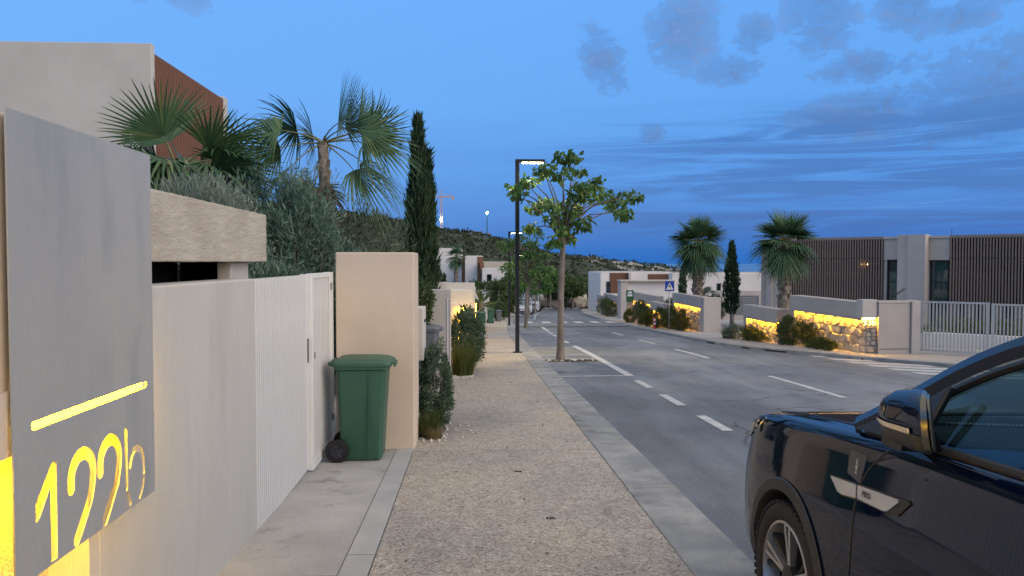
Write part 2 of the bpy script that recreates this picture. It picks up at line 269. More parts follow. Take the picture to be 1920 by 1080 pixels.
M = dict(
    wall=pbr('white_stucco', (.55, .525, .48), (.62, .595, .545), .9, .85, .35, 140, .2, fine=.05),
    wall_soft=pbr('grey_white_stucco', (.52, .505, .455), (.575, .555, .505), 1.4, .85, .30, 110, .2, fine=.05, c3=(.46, .445, .40), c3scale=2.6, c3lo=.50, c3hi=.85, stretch=(1, 1, .22)),
    pillar=pbr('beige_stucco', (.60, .50, .39), (.67, .565, .45), 1.1, .85, .3, 150, .2, fine=.05, c3=(.52, .42, .32), c3scale=2.2, c3lo=.62, c3hi=.85),
    rough=pbr('rough_beige_stucco', (.48, .43, .34), (.58, .53, .43), 2.5, .9, 1.0, 55, .15, fine=.16, fscale=120),
    yard=pbr('grey_stucco', (.43, .40, .375), (.49, .46, .43), .8, .85, .3, 120, .2, fine=.04),
    cap=pbr('mauve_grey_stucco', (.40, .365, .335), (.45, .41, .375), 1.1, .85, .3, 120, .2, fine=.04),
    house=pbr('taupe_stucco', (.45, .415, .38), (.52, .48, .44), .5, .85, .25, 90, .2, fine=.03),
    pale=pbr('pale_render', (.66, .63, .60), (.74, .71, .68), .4, .85, .2, 60, .2, fine=.03),
    plate=pbr('grey_painted_metal', (.30, .315, .315), (.40, .40, .375), .8, .42, .06, 30, .5, stretch=(1, 1, .3), c3=(.27, .282, .28), c3scale=3.5, c3lo=.52, c3hi=.78, fine=.05),
    gate=pbr('white_powder_coat', (.70, .70, .685), (.77, .77, .75), 2.0, .45, .04, 40, .45, stretch=(1, 1, .3), fine=.04, fscale=20),
    rgate=pbr('pale_grey_powder_coat', (.40, .41, .40), (.46, .47, .46), 2.0, .5, 0, 40, .4),
    conc=pbr('smooth_concrete', (.37, .36, .345), (.48, .465, .44), 1.4, .85, .35, 70, .25, fine=.10, fscale=45, c3=(.26, .25, .24), c3scale=2.6, c3lo=.58, c3hi=.72),
    band=pbr('pale_concrete_band', (.37, .37, .365), (.47, .465, .45), 1.6, .85, .3, 80, .25, fine=.10, fscale=60, c3=(.36, .355, .35), c3scale=3.0, c3lo=.58, c3hi=.75),
    kerb=pbr('kerb_concrete', (.235, .245, .245), (.36, .36, .345), 2.6, .85, .4, 80, .25, fine=.14, fscale=70, c3=(.19, .19, .185), c3scale=3.4, c3lo=.54, c3hi=.70),
    kerb2=pbr('kerb_concrete_worn', (.20, .21, .215), (.32, .325, .315), 2.2, .85, .4, 80, .25, fine=.16, fscale=60, c3=(.15, .15, .148), c3scale=2.6, c3lo=.54, c3hi=.68),
    bay=pbr('worn_bay_surface', (.19, .188, .18), (.25, .245, .23), 1.4, .9, .4, 90, .25, fine=.2, fscale=110),
    agg=aggregate('exposed_aggregate'), asph=asphalt('asphalt'), scrub=scrub('dry_scrub_ground'),
    rpave=pbr('pavement_concrete', (.33, .31, .29), (.42, .39, .36), .8, .9, .4, 90, .2, fine=.12, fscale=60),
    paint=pbr('road_paint', (.42, .42, .415), (.58, .58, .565), 6, .75, .2, 120, .3, fine=.15, fscale=40, c3=(.30, .30, .30), c3scale=14, c3lo=.62, c3hi=.74),
    dark=pbr('dark_soil', (.035, .028, .022), (.07, .055, .042), 12, .95, .8, 40, .1),
    pebble=pbr('pale_pebbles', (.45, .42, .38), (.68, .66, .62), 30, .8, 0, 50, .3),
    wood=pbr('redwood_cladding', (.185, .092, .055), (.265, .130, .078), 3.0, .7, .2, 40, .3, stretch=(6, 6, .6), fine=.10, fscale=25),
    slat=pbr('brown_slat_paint', (.21, .155, .125), (.27, .205, .165), 3.0, .6, .1, 40, .35, stretch=(6, 6, .6), fine=.08, fscale=25),
    slatback=pbr('brown_back_panel', (.085, .062, .050), (.105, .078, .064), 2.0, .8),
    brown=pbr('brown_panel', (.13, .058, .036), (.165, .075, .046), 2.0, .7, stretch=(8, 8, 1), fine=.15, fscale=12),
    bin=pbr('green_plastic', (.030, .098, .062), (.038, .116, .074), 2.5, .48, .1, 120, .5, c3=(.035, .10, .06), c3scale=6, c3lo=.6, c3hi=.8),
    gbin=pbr('grey_plastic', (.12, .135, .16), (.15, .165, .19), 2, .5),
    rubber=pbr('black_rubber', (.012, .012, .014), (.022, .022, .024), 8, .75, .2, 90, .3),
    black=pbr('black_plastic', (.010, .010, .011), None, 1, .45, 0, 1, .5),
    hub=pbr('wheel_hub_plastic', (.03, .032, .045), None, 1, .5),
    post=pbr('anthracite_powder_coat', (.012, .014, .018), (.018, .020, .024), 4, .5, 0, 1, .4),
    steel=pbr('galvanised_steel', (.34, .35, .36), (.44, .45, .46), 8, .45, 0, 1, .5, metallic=.6),
    silver=pbr('satin_silver', (.50, .51, .53), None, 1, .38, 0, 1, .5, metallic=.55),
    chrome=pbr('satin_bronze_chrome', (.15, .145, .125), None, 1, .22, 0, 1, .5, metallic=.9),
    car=pbr('deep_navy_car_paint', (.0025, .0060, .020), None, 1, .7, 0, 1, .0, coat=.85),
    carw=pbr('pale_car_paint', (.55, .58, .62), None, 1, .3, 0, 1, .5, coat=1.0),
    cladding=pbr('charcoal_cladding', (.018, .018, .019), (.024, .024, .025), 6, .55, .1, 200, .4),
    interior=pbr('dark_upholstery', (.022, .024, .026), (.032, .034, .036), 6, .8),
    rim=pbr('machined_alloy', (.42, .42, .42), None, 1, .3, 0, 1, .5, metallic=.7),
    headl=pbr('headlamp_lens', (.05, .06, .075), None, 1, .08, 0, 1, .6, coat=1.0),
    glass=glassmat('tinted_car_glass', (.34, .50, .49), .01, .0), hglass=glassmat('house_window_glass', (.66, .76, .76), .02, .05),
    wscr=glassmat('windscreen_glass', (.42, .5, .5), .01, .04),
    room=pbr('room_interior', (.06, .075, .075), (.09, .11, .11), .8, .9), curtain=pbr('teal_curtain', (.20, .36, .36), (.28, .46, .46), 9, .9, stretch=(3, 3, .1)),
    mortar=pbr('stone_mortar', (.12, .105, .085), (.20, .175, .14), 9, .95, .5, 60, .1),
    stoneA=pbr('limestone', (.34, .31, .26), (.52, .49, .43), 5, .9, .6, 40, .2, fine=.12, c3=(.40, .27, .15), c3scale=3, c3lo=.6, c3hi=.7),
    stoneB=pbr('weathered_limestone', (.24, .225, .20), (.40, .37, .33), 6, .9, .6, 40, .2, fine=.12, c3=(.46, .34, .20), c3scale=3, c3lo=.58, c3hi=.7),
    blue=pbr('sign_blue', (.012, .045, .30), None, 1, .4), white=pbr('sign_white', (.75, .75, .75), None, 1, .4), red=pbr('bollard_red', (.42, .03, .03), None, 1, .5),
    green=pbr('sign_green', (.012, .11, .06), None, 1, .5), orange=pbr('indicator_lens', (.50, .42, .30), None, 1, .2, 0, 1, .6, coat=.6),
    sticker=pbr('dark_sticker', (.05, .055, .062), None, 1, .5), ink=pbr('black_ink', (.01, .01, .012), None, 1, .5), inkw=pbr('white_ink', (.6, .6, .6), None, 1, .5),
    crane=pbr('crane_paint', (.50, .35, .28), None, 1, .6), mast=pbr('mast_green', (.02, .12, .12), None, 1, .6),
    led=emit('led_amber', (1.0, .48, .02), 180), ledslot=emit('led_amber_strip', (1.0, .55, .0025), 115), lamp=emit('street_led', (1.0, .86, .50), 28), flood=emit('flood_light', (1.0, .93, .78), 60),
    roomlamp=emit('room_lamp', (1.0, .62, .18), 14), ledfar=emit('led_far', (1.0, .52, .04), 20),
    sea=pbr('sea_water', (.030, .115, .28), (.042, .14, .33), .002, .28, 0, 1, .5),
    bark=pbr('pale_bark', (.17, .145, .12), (.29, .25, .21), 6, .9, .8, 30, .1, stretch=(1, 1, .35), fine=.2),
    palmbark=pbr('palm_trunk', (.11, .085, .065), (.36, .31, .25), 7, .95, .8, 30, .1, fine=.2),
    petiole=pbr('palm_petiole', (.16, .17, .07), (.24, .22, .10), 8, .6),
    palm=leafmat('palm_leaf', (0.050, 0.112, 0.056), (0.086, 0.162, 0.069), (0.149, 0.207, 0.083), .10),
    palmold=leafmat('palm_leaf_dry', (.14, .105, .065), (.20, .155, .10), (.10, .09, .05), .15, .8),
    tree=leafmat('mulberry_leaf', (0.072, 0.147, 0.047), (0.131, 0.250, 0.072), (0.213, 0.308, 0.084), .35),
    juniper=leafmat('juniper_spray', (0.096, 0.168, 0.126), (0.158, 0.247, 0.189), (0.227, 0.318, 0.254), .1, .8),
    greyshrub=leafmat('grey_green_leaf', (0.145, 0.194, 0.160), (0.233, 0.293, 0.233), (0.331, 0.370, 0.301), .1, .8),
    olive=leafmat('olive_leaf', (0.072, 0.108, 0.065), (0.126, 0.162, 0.100), (0.198, 0.216, 0.154), .15, .7),
    cypress=leafmat('cypress_spray', (0.022, 0.054, 0.027), (0.041, 0.081, 0.035), (0.074, 0.101, 0.041), .08, .8),
    shrub=leafmat('rosemary_leaf', (0.048, 0.093, 0.054), (0.090, 0.143, 0.084), (0.180, 0.217, 0.150), .15, .7),
    oleander=leafmat('shrub_leaf', (0.048, 0.086, 0.034), (0.090, 0.141, 0.052), (0.147, 0.190, 0.069), .2, .6),
    grass=leafmat('ornamental_grass', (.060, .090, .022), (.10, .13, .035), (.20, .18, .075), .3, .7),
    drygrass=leafmat('dry_grass', (.22, .17, .08), (.30, .24, .12), (.15, .15, .06), .3, .8),
    maquis=leafmat('hill_scrub_leaf', (0.031, 0.049, 0.026), (0.059, 0.077, 0.042), (0.086, 0.098, 0.056), .1, .9),
)
# ------------------------------------------------------------------ street geometry
def gz(y): return -.0354*y if y < 20.4 else (-.722-.048*(y-20.4) if y < 150 else -6.94-.02*(y-150))
def kx(y): return 0. if y < 16 else (.00088*(y-16)**2 if y < 102 else 6.51+.1514*(y-102))
def KL(y): return 1.75+kx(y)
XRT = [(-8, 17), (6, 16.4), (10, 14.8), (13, 13.0), (16.5, 10.8), (18.8, 9.57), (21.1, 8.55), (22.6, 8.22), (24.2, 8.06), (25.7, 8.0)]
def KR(y): return 8.0+kx(y)-.02 if y > 25.7 else float(np.interp(y, [a for a, b in XRT], [b for a, b in XRT]))
RD = -.065      # road surface below the kerb top
# ------------------------------------------------------------------ ground, sea
YAW = math.atan(75/1442)
def smooth(t): t = np.clip(t, 0, 1); return t*t*(3-2*t)
H1 = ([-400, 300, 600, 760, 820, 880, 950, 1000, 1060, 1100, 1180, 1300, 2400], [355, 385, 395, 416, 431, 441, 457, 470, 484, 492, 512, 522, 560])
H2 = ([-400, 900, 1000, 1060, 1130, 1250, 1330, 1430, 1600, 1900, 2400], [470, 474, 476, 480, 487, 502, 509, 518, 536, 570, 600])
def ter(x, y):
    r = math.hypot(x, y); base = gz(y)-.3
    if y < 20 or r < 135: return base
    a = math.atan2(x, y)-YAW
    if abs(a) > 1.2: return base
    px = 960+1442*math.tan(a)
    z1 = 1.7+(492-np.interp(px, *H1))/1442*330; z2 = 1.7+(492-np.interp(px, *H2))/1442*900
    rs = [135, 330, 520, 900, 1250, 2000]; zs = [base if r < 140 else gz(135*math.cos(a))-.3, z1, min(z1, z2)-9, z2, -80, -120]
    for i in range(5):
        if r <= rs[i+1]:
            t = (r-rs[i])/(rs[i+1]-rs[i]); z = zs[i]+(zs[i+1]-zs[i])*float(smooth(t)); break
    else: z = -120
    if r > 150:
        k = min(1, (r-150)/120)*(1.0 if r < 600 else 2.4)
        z += k*(1.1*math.sin(x*.061+y*.043)+.8*math.sin(x*.11-y*.083+1.3)+.5*math.sin(x*.23+y*.19))*(.55 if r < 600 else .6)
    return z
azs_ = np.concatenate([np.arange(-180, -42, 6.), np.arange(-42, 42, .45), np.arange(42, 180.1, 6.)])
rs_ = np.concatenate([[.5, 2, 4, 7, 10, 14, 20.4, 26, 34, 44, 56, 70, 85, 100, 118, 134], np.geomspace(145, 1300, 46)])
G = np.array([[(r*math.sin(R(a)), r*math.cos(R(a)), ter(r*math.sin(R(a)), r*math.cos(R(a)))) for a in azs_] for r in rs_])
tag(MB().grid(G, True).build('ground', M['scrub'], smooth=True), kind='structure')
tag(MB().add([(-45000, -2000, -72), (45000, -2000, -72), (45000, 45000, -72), (-45000, 45000, -72)], [(0, 1, 2, 3)]).build('sea', M['sea']), kind='structure')

# ------------------------------------------------------------------ road, kerbs, pavements
def hump(y): return .085*float(smooth((y-41.3)/.8))*(1-float(smooth((y-54)/1.2)))
def rz(y): return gz(y)+RD+hump(y)
ys = np.concatenate([np.arange(-8, 40, .8), np.arange(40, 58, .3), np.arange(58, 200, 2.5)])
P = []
for y in ys:
    a, b = KL(y)-.1, KR(y)+.1
    P.append([(a+(b-a)*t, y, rz(y)) for t in np.linspace(0, 1, 5)])
road = tag(MB().grid(P, True).build('road', M['asph']), kind='structure')
def mark(name, x0, x1, y0, y1, skew=0.0, n=None):
    n = n or max(2, int(abs(y1-y0)/1.5)+2)
    yy = np.linspace(y0, y1, n)
    return MB().grid([[(x0+kx(y)+skew*i/(n-1), y, rz(y)+.005), (x1+kx(y)+skew*i/(n-1), y, rz(y)+.005)] for i, y in enumerate(yy)], True).build(name, M['paint'], road)
for y0, y1 in ((9.35, 10.5), (11.45, 12.65), (13.55, 14.65)): mark('edge_dash', 3.11, 3.25, y0, y1)
mark('bay_line', 3.13, 3.30, 15.42, 24.6)
for y in (15.42, 19.25, 20.5, 23.6): mark('bay_line', 1.80, 3.128, y, y+.12)
for y0 in (26.2, 28.5, 30.8, 33.1): mark('edge_dash', 3.11, 3.28, y0, y0+1.3)
mark('edge_line', 3.13, 3.30, 35.2, 41.2)
for y0 in np.arange(56, 118, 4.4): mark('edge_dash', 3.11, 3.28, y0, y0+3.2)
for y0, y1 in ((3.5, 6.4), (12.1, 15.25), (19.3, 22.75), (25.3, 28.1), (31.5, 34.4), (57, 60), (64, 67), (71, 74), (78, 81)): mark('centre_dash', 5.96, 6.09, y0, y1)
for x in (2.35, 3.45, 4.45, 5.45, 6.45, 7.4): mark('zebra_bar', x, x+.52, 45.4, 48.8)
MB().grid([[(KL(y)+.05, y, rz(y)+.012), (KR(y)-.05, y, rz(y)+.012)] for y in (41.15, 41.5)], True).build('threshold_strip', M['rubber'], road)
# hatched wedge in front of the villa gate
def rpt(x, y): return (x, y, rz(y)+.005)
for i in range(9):
    ya = 21.9-i*.82; xa = 8.75+.05*i if i > 1 else KR(ya)-.25+.0
    xa = min(8.62+.075*i, KR(ya)-.2) if i < 2 else 8.72+.065*i
    dx_, dy_ = .80, -.60; Lm = 0.0
    while Lm < 4.2 and xa+dx_*(Lm+.1) < KR(ya+dy_*(Lm+.1))-.16: Lm += .1
    if Lm < .3: continue
    MB().add([rpt(xa, ya), rpt(xa+dx_*Lm, ya+dy_*Lm), rpt(xa+dx_*Lm+.02, ya+dy_*Lm+.46), rpt(xa+.02, ya+.46)], [(0, 1, 2, 3)]).build('hatch_stripe', M['paint'], road)

# left pavement panels
walk = tag(box1('pavement', M['agg'], (-1.7, 1.30, -4, 8.04, -2.2, -2.1)), kind='structure')
walk.data = MB().grid([[(-2.2+kx(y), y, gz(y)-.035), (1.33+kx(y), y, gz(y)-.035)] for y in np.arange(-4, 130, 2.)], True).mesh('pavement', M['dark'])
J = [-4, 2.45, 8.05, 13.7, 20.7, 27, 34, 41, 48, 56, 66, 80, 100, 128]
for a, b in zip(J[:-1], J[1:]):
    n = max(2, int((b-a)/2)+1); yy = np.linspace(a+.006, b-.006, n)
    lx = -.617 if b < 8.3 else -2.2
    g = MB()
    g.grid([[(lx+kx(y), y, gz(y)), (1.312+kx(y), y, gz(y))] for y in yy], True)
    y = yy[0]; g.add([(lx+kx(y), y, gz(y)), (lx+kx(y), y, gz(y)-.03), (1.312+kx(y), y, gz(y)-.03), (1.312+kx(y), y, gz(y))], [(0, 1, 2, 3)])
    g.build('paving_panel', M['agg'], walk)
kerb = tag(MB().grid([[(1.34+kx(y), y, gz(y)-.06), (1.73+kx(y), y, gz(y)-.06), (1.73+kx(y), y, gz(y)-.3)] for y in np.arange(-4, 130, 2.)], True).build('kerb', M['dark']), kind='structure')
def kerbstone(m, xa, xb, y0, y1, zt=0.0, f=KL):
    jj = random.uniform(-.005, .005)
    q = [(f(y)+x, y, gz(y)+zt+dzz) for dzz in (-.26, 0+jj) for y, x in ((y0, xa), (y0, xb), (y1, xb), (y1, xa))]
    m.hexa(q[:4], q[4:])
y = -4.0
while y < 60:
    L = random.uniform(1.9, 2.3); kerbstone(mb := MB(), -.432, random.uniform(-.003, .003), y+.006, y+L-.006)
    mb.build('kerb_stone', M[random.choice(('kerb', 'kerb', 'kerb2'))], kerb, bev=.012); y += L
mb = MB()
while y < 128: kerbstone(mb, -.432, 0, y+.004, y+3); y += 3
tag(mb.build('kerb_stone', M['kerb'], kerb), kind='stuff')
# driveway slab in front of the left gate
slab = tag(MB().grid([[(-1.75, y, gz(y)-.04), (-.6, y, gz(y)-.04)] for y in (-4, 8.3)], True).build('driveway_slab', M['dark']), kind='structure')
for a, b in ((-4, .8), (.806, 4.55), (4.556, 8.28)):
    MB().grid([[(-1.75, y, gz(y)+.004), (-.806, y, gz(y)+.004)] for y in np.linspace(a, b, 4)], True).build('slab_panel', M['conc'], slab)
for a, b in ((-4, 1.7), (1.706, 4.9), (4.906, 8.28)):
    MB().grid([[(-.80, y, gz(y)+.006), (-.624, y, gz(y)+.006), (-.624, y, gz(y)-.03)] for y in np.linspace(a, b, 4)], True).build('edging_band', M['band'], slab)
# right pavement
yy = np.concatenate([np.arange(-8, 30, .7), np.arange(30, 130, 2.)])
rp = tag(MB().grid([[(KR(y)+.30, y, gz(y)+.02), (KR(y)+9, y, gz(y)+.02)] for y in yy], True).build('pavement', M['rpave']), kind='structure')
kr = tag(MB().grid([[(KR(y)+.02, y, gz(y)-.2), (KR(y)+.02, y, gz(y)-.02), (KR(y)+.34, y, gz(y)-.02)] for y in yy], True).build('kerb', M['dark']), kind='structure')
y = 8.0
while y < 48:
    L = 1.4 if y < 27 else 2.2; kerbstone(mb := MB(), 0, .31, y+.006, y+L-.006, .022, KR); mb.build('kerb_stone', M['kerb'], kr, bev=.008); y += L
mb = MB()
while y < 128: kerbstone(mb, 0, .31, y, y+2.9, .022, KR); y += 3
tag(mb.build('kerb_stone', M['kerb'], kr), kind='stuff')

# ------------------------------------------------------------------ house number pier, wall and panel
def yz(u, v, w): return (w, u, v)
pier = thing('number_pier', 'tall pale wall pier holding the lit house number, nearest at the left', 'wall', (-1.7, 2.2, gz(2.2)))
MB().box(-2.05, -1.447, .6, 3.46, 1.215, 2.166).build('upper_block', M['pillar'], pier, bev=.012)
MB().box(-2.05, -1.68, .6, 3.18, -.25, 1.214).build('recessed_face', M['rough'], pier)
MB().box(-1.679, -1.52, 3.10, 3.18, -.25, 1.214).build('recess_jamb', M['wall_soft'], pier)
MB().box(-1.475, -1.448, .65, 3.44, 1.125, 1.195).build('led_strip', M['ledslot'], pier)
MB().box(-1.52, -1.446, .65, 3.45, 1.197, 1.214).build('led_channel', M['steel'], pier)
MB().box(-1.4465, -1.432, .6, 2.50, 1.095, 1.30).build('led_lip', M['pillar'], pier)
wl = thing('boundary_wall', 'low off-white garden wall with a heavy rough beige coping block, left of the gate', 'wall', (-1.7, 4.2, gz(4.2)))
MB().box(-1.72, -1.52, 3.182, 5.455, -.4, 1.588).build('wall', M['wall_soft'], wl, bev=.012)
b = MB().box(-2.7, -1.60, 3.50, 6.10, 1.705, 2.07).build('coping_block', M['rough'], wl, bev=.006)
sb_ = b.modifiers.new('sub', 'SUBSURF'); sb_.subdivision_type = 'SIMPLE'; sb_.levels = sb_.render_levels = 5
tx = bpy.data.textures.new('chip', 'CLOUDS'); tx.noise_scale = .035
dm = b.modifiers.new('chip', 'DISPLACE'); dm.texture = tx; dm.strength = .010; dm.mid_level = .5; dm.texture_coords = 'LOCAL'
MB().box(-2.2, -1.75, 5.925, 5.99, 1.40, 1.704).build('gap_shade_end', M['rubber'], wl)  # black blocker added to keep the gap under the coping dark
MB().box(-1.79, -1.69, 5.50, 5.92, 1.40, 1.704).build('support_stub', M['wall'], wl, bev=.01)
MB().box(-2.72, -2.21, 3.2, 5.9, -.4, 1.72).build('gap_shade_back', M['rubber'], wl)  # black back of the gap, its shade put into the colour
MB().box(-2.2, -1.722, 3.2, 5.49, -.4, 1.50).build('gap_shade_floor', M['rubber'], wl)  # black filler added so the floor of the gap looks shaded
# the panel: a sheet with the figures cut through it
def stroke(path, w):
    P = [Vector(p).to_2d() for p in path]; Ls, Rs = [], []
    for i, p in enumerate(P):
        t = (P[min(i+1, len(P)-1)]-P[max(i-1, 0)]).normalized(); n = Vector((-t.y, t.x))*w/2
        Ls.append(p+n); Rs.append(p-n)
    cap = lambda c, t, w: [c+Vector((t.x*math.cos(a)-t.y*math.sin(a), t.x*math.sin(a)+t.y*math.cos(a)))*w/2 for a in (R(60), R(20), R(-20), R(-60))]
    t1 = (P[-1]-P[-2]).normalized(); t0 = (P[0]-P[1]).normalized()
    return Ls+cap(P[-1], t1, w)+Rs[::-1]+cap(P[0], t0, w)
sw = .047; B0 = .692
def two(y0):
    return [(y0+.012, .90)]+[(y0+.092-.080*math.cos(R(a)), .925+.082*math.sin(R(a))) for a in range(0, 181, 15)]+[(y0+.166, .885), (y0+.145, .825), (y0+.075, .74), (y0+.045, B0+.014)]
holes = [stroke([(2.545, 1.172), (3.395, 1.172)], .028),
         [Vector(p) for p in ((2.545, .855), (2.545, .915), (2.640, 1.020), (2.660, 1.030), (2.675, 1.015), (2.672, B0), (2.632, B0), (2.632, .945), (2.565, .862))],
         stroke(two(2.755), sw), stroke(two(2.968), sw),
         stroke([(3.200, 1.012), (3.200, .775)], .026),
         stroke([(3.232, .86), (3.247, .895), (3.277, .918), (3.31, .918), (3.345, .895), (3.362, .85), (3.364, .80)], .028),
         stroke([(3.362, .770), (3.345, .725), (3.322, .704)], .026), stroke([(3.205, .748), (3.218, .72), (3.235, .704)], .026)]
cu_ = bpy.data.curves.new('panel', 'CURVE'); cu_.dimensions = '2D'; cu_.fill_mode = 'BOTH'; cu_.extrude = .003
for poly in [[Vector(p) for p in ((2.43, .682), (3.48, .682), (3.48, 2.172), (2.43, 2.172))]]+holes:
    s_ = cu_.splines.new('POLY'); s_.points.add(len(poly)-1); s_.use_cyclic_u = True
    for q, p in zip(s_.points, poly): q.co = (p.x, p.y, 0, 1)
to = bpy.data.objects.new('tmp', cu_); col.objects.link(to); bpy.context.view_layer.update()
me = bpy.data.meshes.new_from_object(to.evaluated_get(bpy.context.evaluated_depsgraph_get())); bpy.data.objects.remove(to)
me.transform(Matrix(((0, 0, 1, -1.417), (1, 0, 0, 0), (0, 1, 0, 0), (0, 0, 0, 1)))); me.materials.clear(); me.materials.append(M['plate'])
panel = thing('house_number_sign', 'grey metal panel with glowing cut-out house number 122b', 'sign', (-1.417, 2.87, .68))
link('panel', me, panel)
for yy_, zz_ in ((2.50, 2.1), (3.40, 2.1), (2.50, 1.35), (3.40, 1.35)): MB().lathe([(.012, -.03), (.012, .027)], (-1.447, yy_, zz_), 'x', 10).build('standoff', M['steel'], panel)

# ------------------------------------------------------------------ left gate
def slats(parent, me, pts, name='slat', local=False):
    for p in pts:
        o = link(name, me, parent, local); o.location = Vector(o.location)+Vector(p)
gt = thing('sliding_gate', 'white ribbed metal sliding gate beside the low wall', 'gate', (-1.52, 5.4, gz(6.2)))
MB().box(-1.566, -1.553, 5.46, 7.12, -.20, 1.585).build('panel', M['gbin'], gt)  # backing coloured dark grey to stand for shade in the grooves
rib = MB().box(-.004, .030, 0, .029, 0, 1.80).mesh('slat', M['gate'])
slats(gt, rib, [(-1.548, 5.47+.0515*i, -.215) for i in range(32)])
MB().box(-1.575, -1.512, 7.115, 7.165, -.21, 1.592).build('end_post', M['gate'], gt, bev=.004)
MB().box(-1.511, -1.503, 7.13, 7.15, .78, 1.0).build('pull_slot', M['black'], gt)
pg = thing('pedestrian_gate', 'white slatted pedestrian gate behind the green bin', 'gate', (-1.52, 7.1, gz(7.6)))
fr = MB().box(-1.53, -1.475, 7.18, 7.25, -.235, 1.597).box(-1.53, -1.475, 8.05, 8.10, -.235, 1.597).box(-1.53, -1.475, 7.251, 8.049, -.235, -.14).box(-1.53, -1.475, 7.251, 8.049, 1.55, 1.597)
fr.build('frame', M['gate'], pg, bev=.004)
MB().box(-1.545, -1.531, 7.20, 8.07, -.2, 1.58).build('backing', M['gbin'], pg)  # dark grey colour stands for the shade between these slats
rib2 = MB().box(-.016, .022, 0, .036, 0, 1.688).mesh('slat', M['gate'])
slats(pg, rib2, [(-1.505, 7.256+.0655*i, -.139) for i in range(12)])
MB().box(-1.475, -1.470, 7.27, 7.285, .80, .86).build('lock', M['black'], pg)
po = MB().box(-1.545, -1.462, 8.103, 8.195, -.3, 1.60).build('post', M['gate'], pg)
for z in (.05, 1.42): MB().lathe([(.013, 0), (.013, .07)], (-1.455, 8.10, z), 'z', 8).build('hinge', M['steel'], po)

# ------------------------------------------------------------------ left pillars and garden walls
pl = thing('gate_pillar', 'tall beige rendered pillar right behind the green bin', 'pillar', (-1.04, 8.5, gz(8.5)))
MB().box(-1.44, -.615, 8.20, 8.86, -.6, 1.808).build('shaft', M['pillar'], pl, bev=.014)
mbx = thing('mailbox', 'small white letter box fixed to the side of the beige pillar', 'mailbox', (-.6, 9.3, .56))
MB().box(-.86, -.575, 9.15, 9.62, .53, 1.16).build('body', M['wall'], mbx, bev=.015)
MB().box(-.574, -.570, 9.24, 9.53, .98, 1.01).build('slot', M['black'], mbx)
MB().box(-1.2, -.86, 8.87, 9.9, -.6, 1.45).build('mount', M['yard'], mbx)
def lwall(name, y0, y1, xr, ztop, label, mat, extra=None):
    t = thing(name, label, 'wall', (xr-.5, y0, gz(y0)))
    MB().box(xr-1.15, xr, y0, y0+.30, gz(y0)-.5, ztop).build('front_face', mat, t, bev=.012)
    MB().box(xr-1.05, xr-.22, y0+.302, y1, gz(y1)-.5, ztop-.06).build('return_wall', M['wall'], t, bev=.012)
    MB().box(xr-.24, xr-.215, y0+.4, y0+.43, gz(y0)+.25, gz(y0)+1.1).build('led_strip', M['ledfar'], t)
    return t
w2 = lwall('garden_wall', 14.55, 17.0, -.405, 1.19, 'grey mauve garden wall with a white corner strip, behind the first shrub', M['yard'])
MB().box(-.47, -.44, 14.535, 14.549, -.18, 1.02).build('corner_profile', M['white'], w2)
MB().box(-.438, -.432, 14.53, 14.549, -.22, 1.0).build('corner_shadow_gap', M['black'], w2)
MB().box(-1.2, -.52, 16.0, 16.4, -.9, 1.29).build('rear_pier', M['wall'], w2, bev=.012)
LW = [(25.0, 'pale garden wall with a lit niche, second beyond the beige pillar'), (36.2, 'pale garden wall right behind the farther green bin'),
      (47.0, 'short pale garden wall beyond the dark green far bins'), (58, 'pale garden wall beside the far street lamp'), (70, 'farthest pale garden wall on the left, next to the parked car')]
for i, (y, lab) in enumerate(LW):
    xr = KL(y)-2.02+(.18 if i == 0 else 0)
    t = lwall('garden_wall', y, y+4.5, xr, gz(y)+1.74, lab, M['wall'])
    MB().box(xr-.9, xr+.12, y+3.2, y+3.6, gz(y)-.8, gz(y)+1.9).build('rear_pier', M['wall'], t, bev=.012)
    MB().box(xr-.20, xr-.15, y+3.15, y+3.19, gz(y)+.3, gz(y)+1.25).build('led_strip', M['ledfar'], t)

nk = thing('niche_wall', 'amber-lit niche wall between the mauve wall and the next pale wall', 'wall', (-.6, 20.2, gz(20)))
MB().box(-1.3, -.30, 20.2, 20.5, gz(20)-.5, .62).build('wall', M['wall'], nk, bev=.01)
MB().box(-.36, -.325, 20.10, 20.13, gz(20)+.35, .52).build('led_strip', M['ledfar'], nk)
MB().box(-.80, -.765, 20.10, 20.13, gz(20)+.35, .60).build('led_strip', M['ledfar'], nk)
for y, px in ((24.6, 866), (35.8, 889)):
    x = (px+3-885)/1442*y; MB().box(x-.02, x+.02, y, y+.03, gz(y)+.35, gz(y)+1.25).build('led_strip', M['ledfar'], nk)
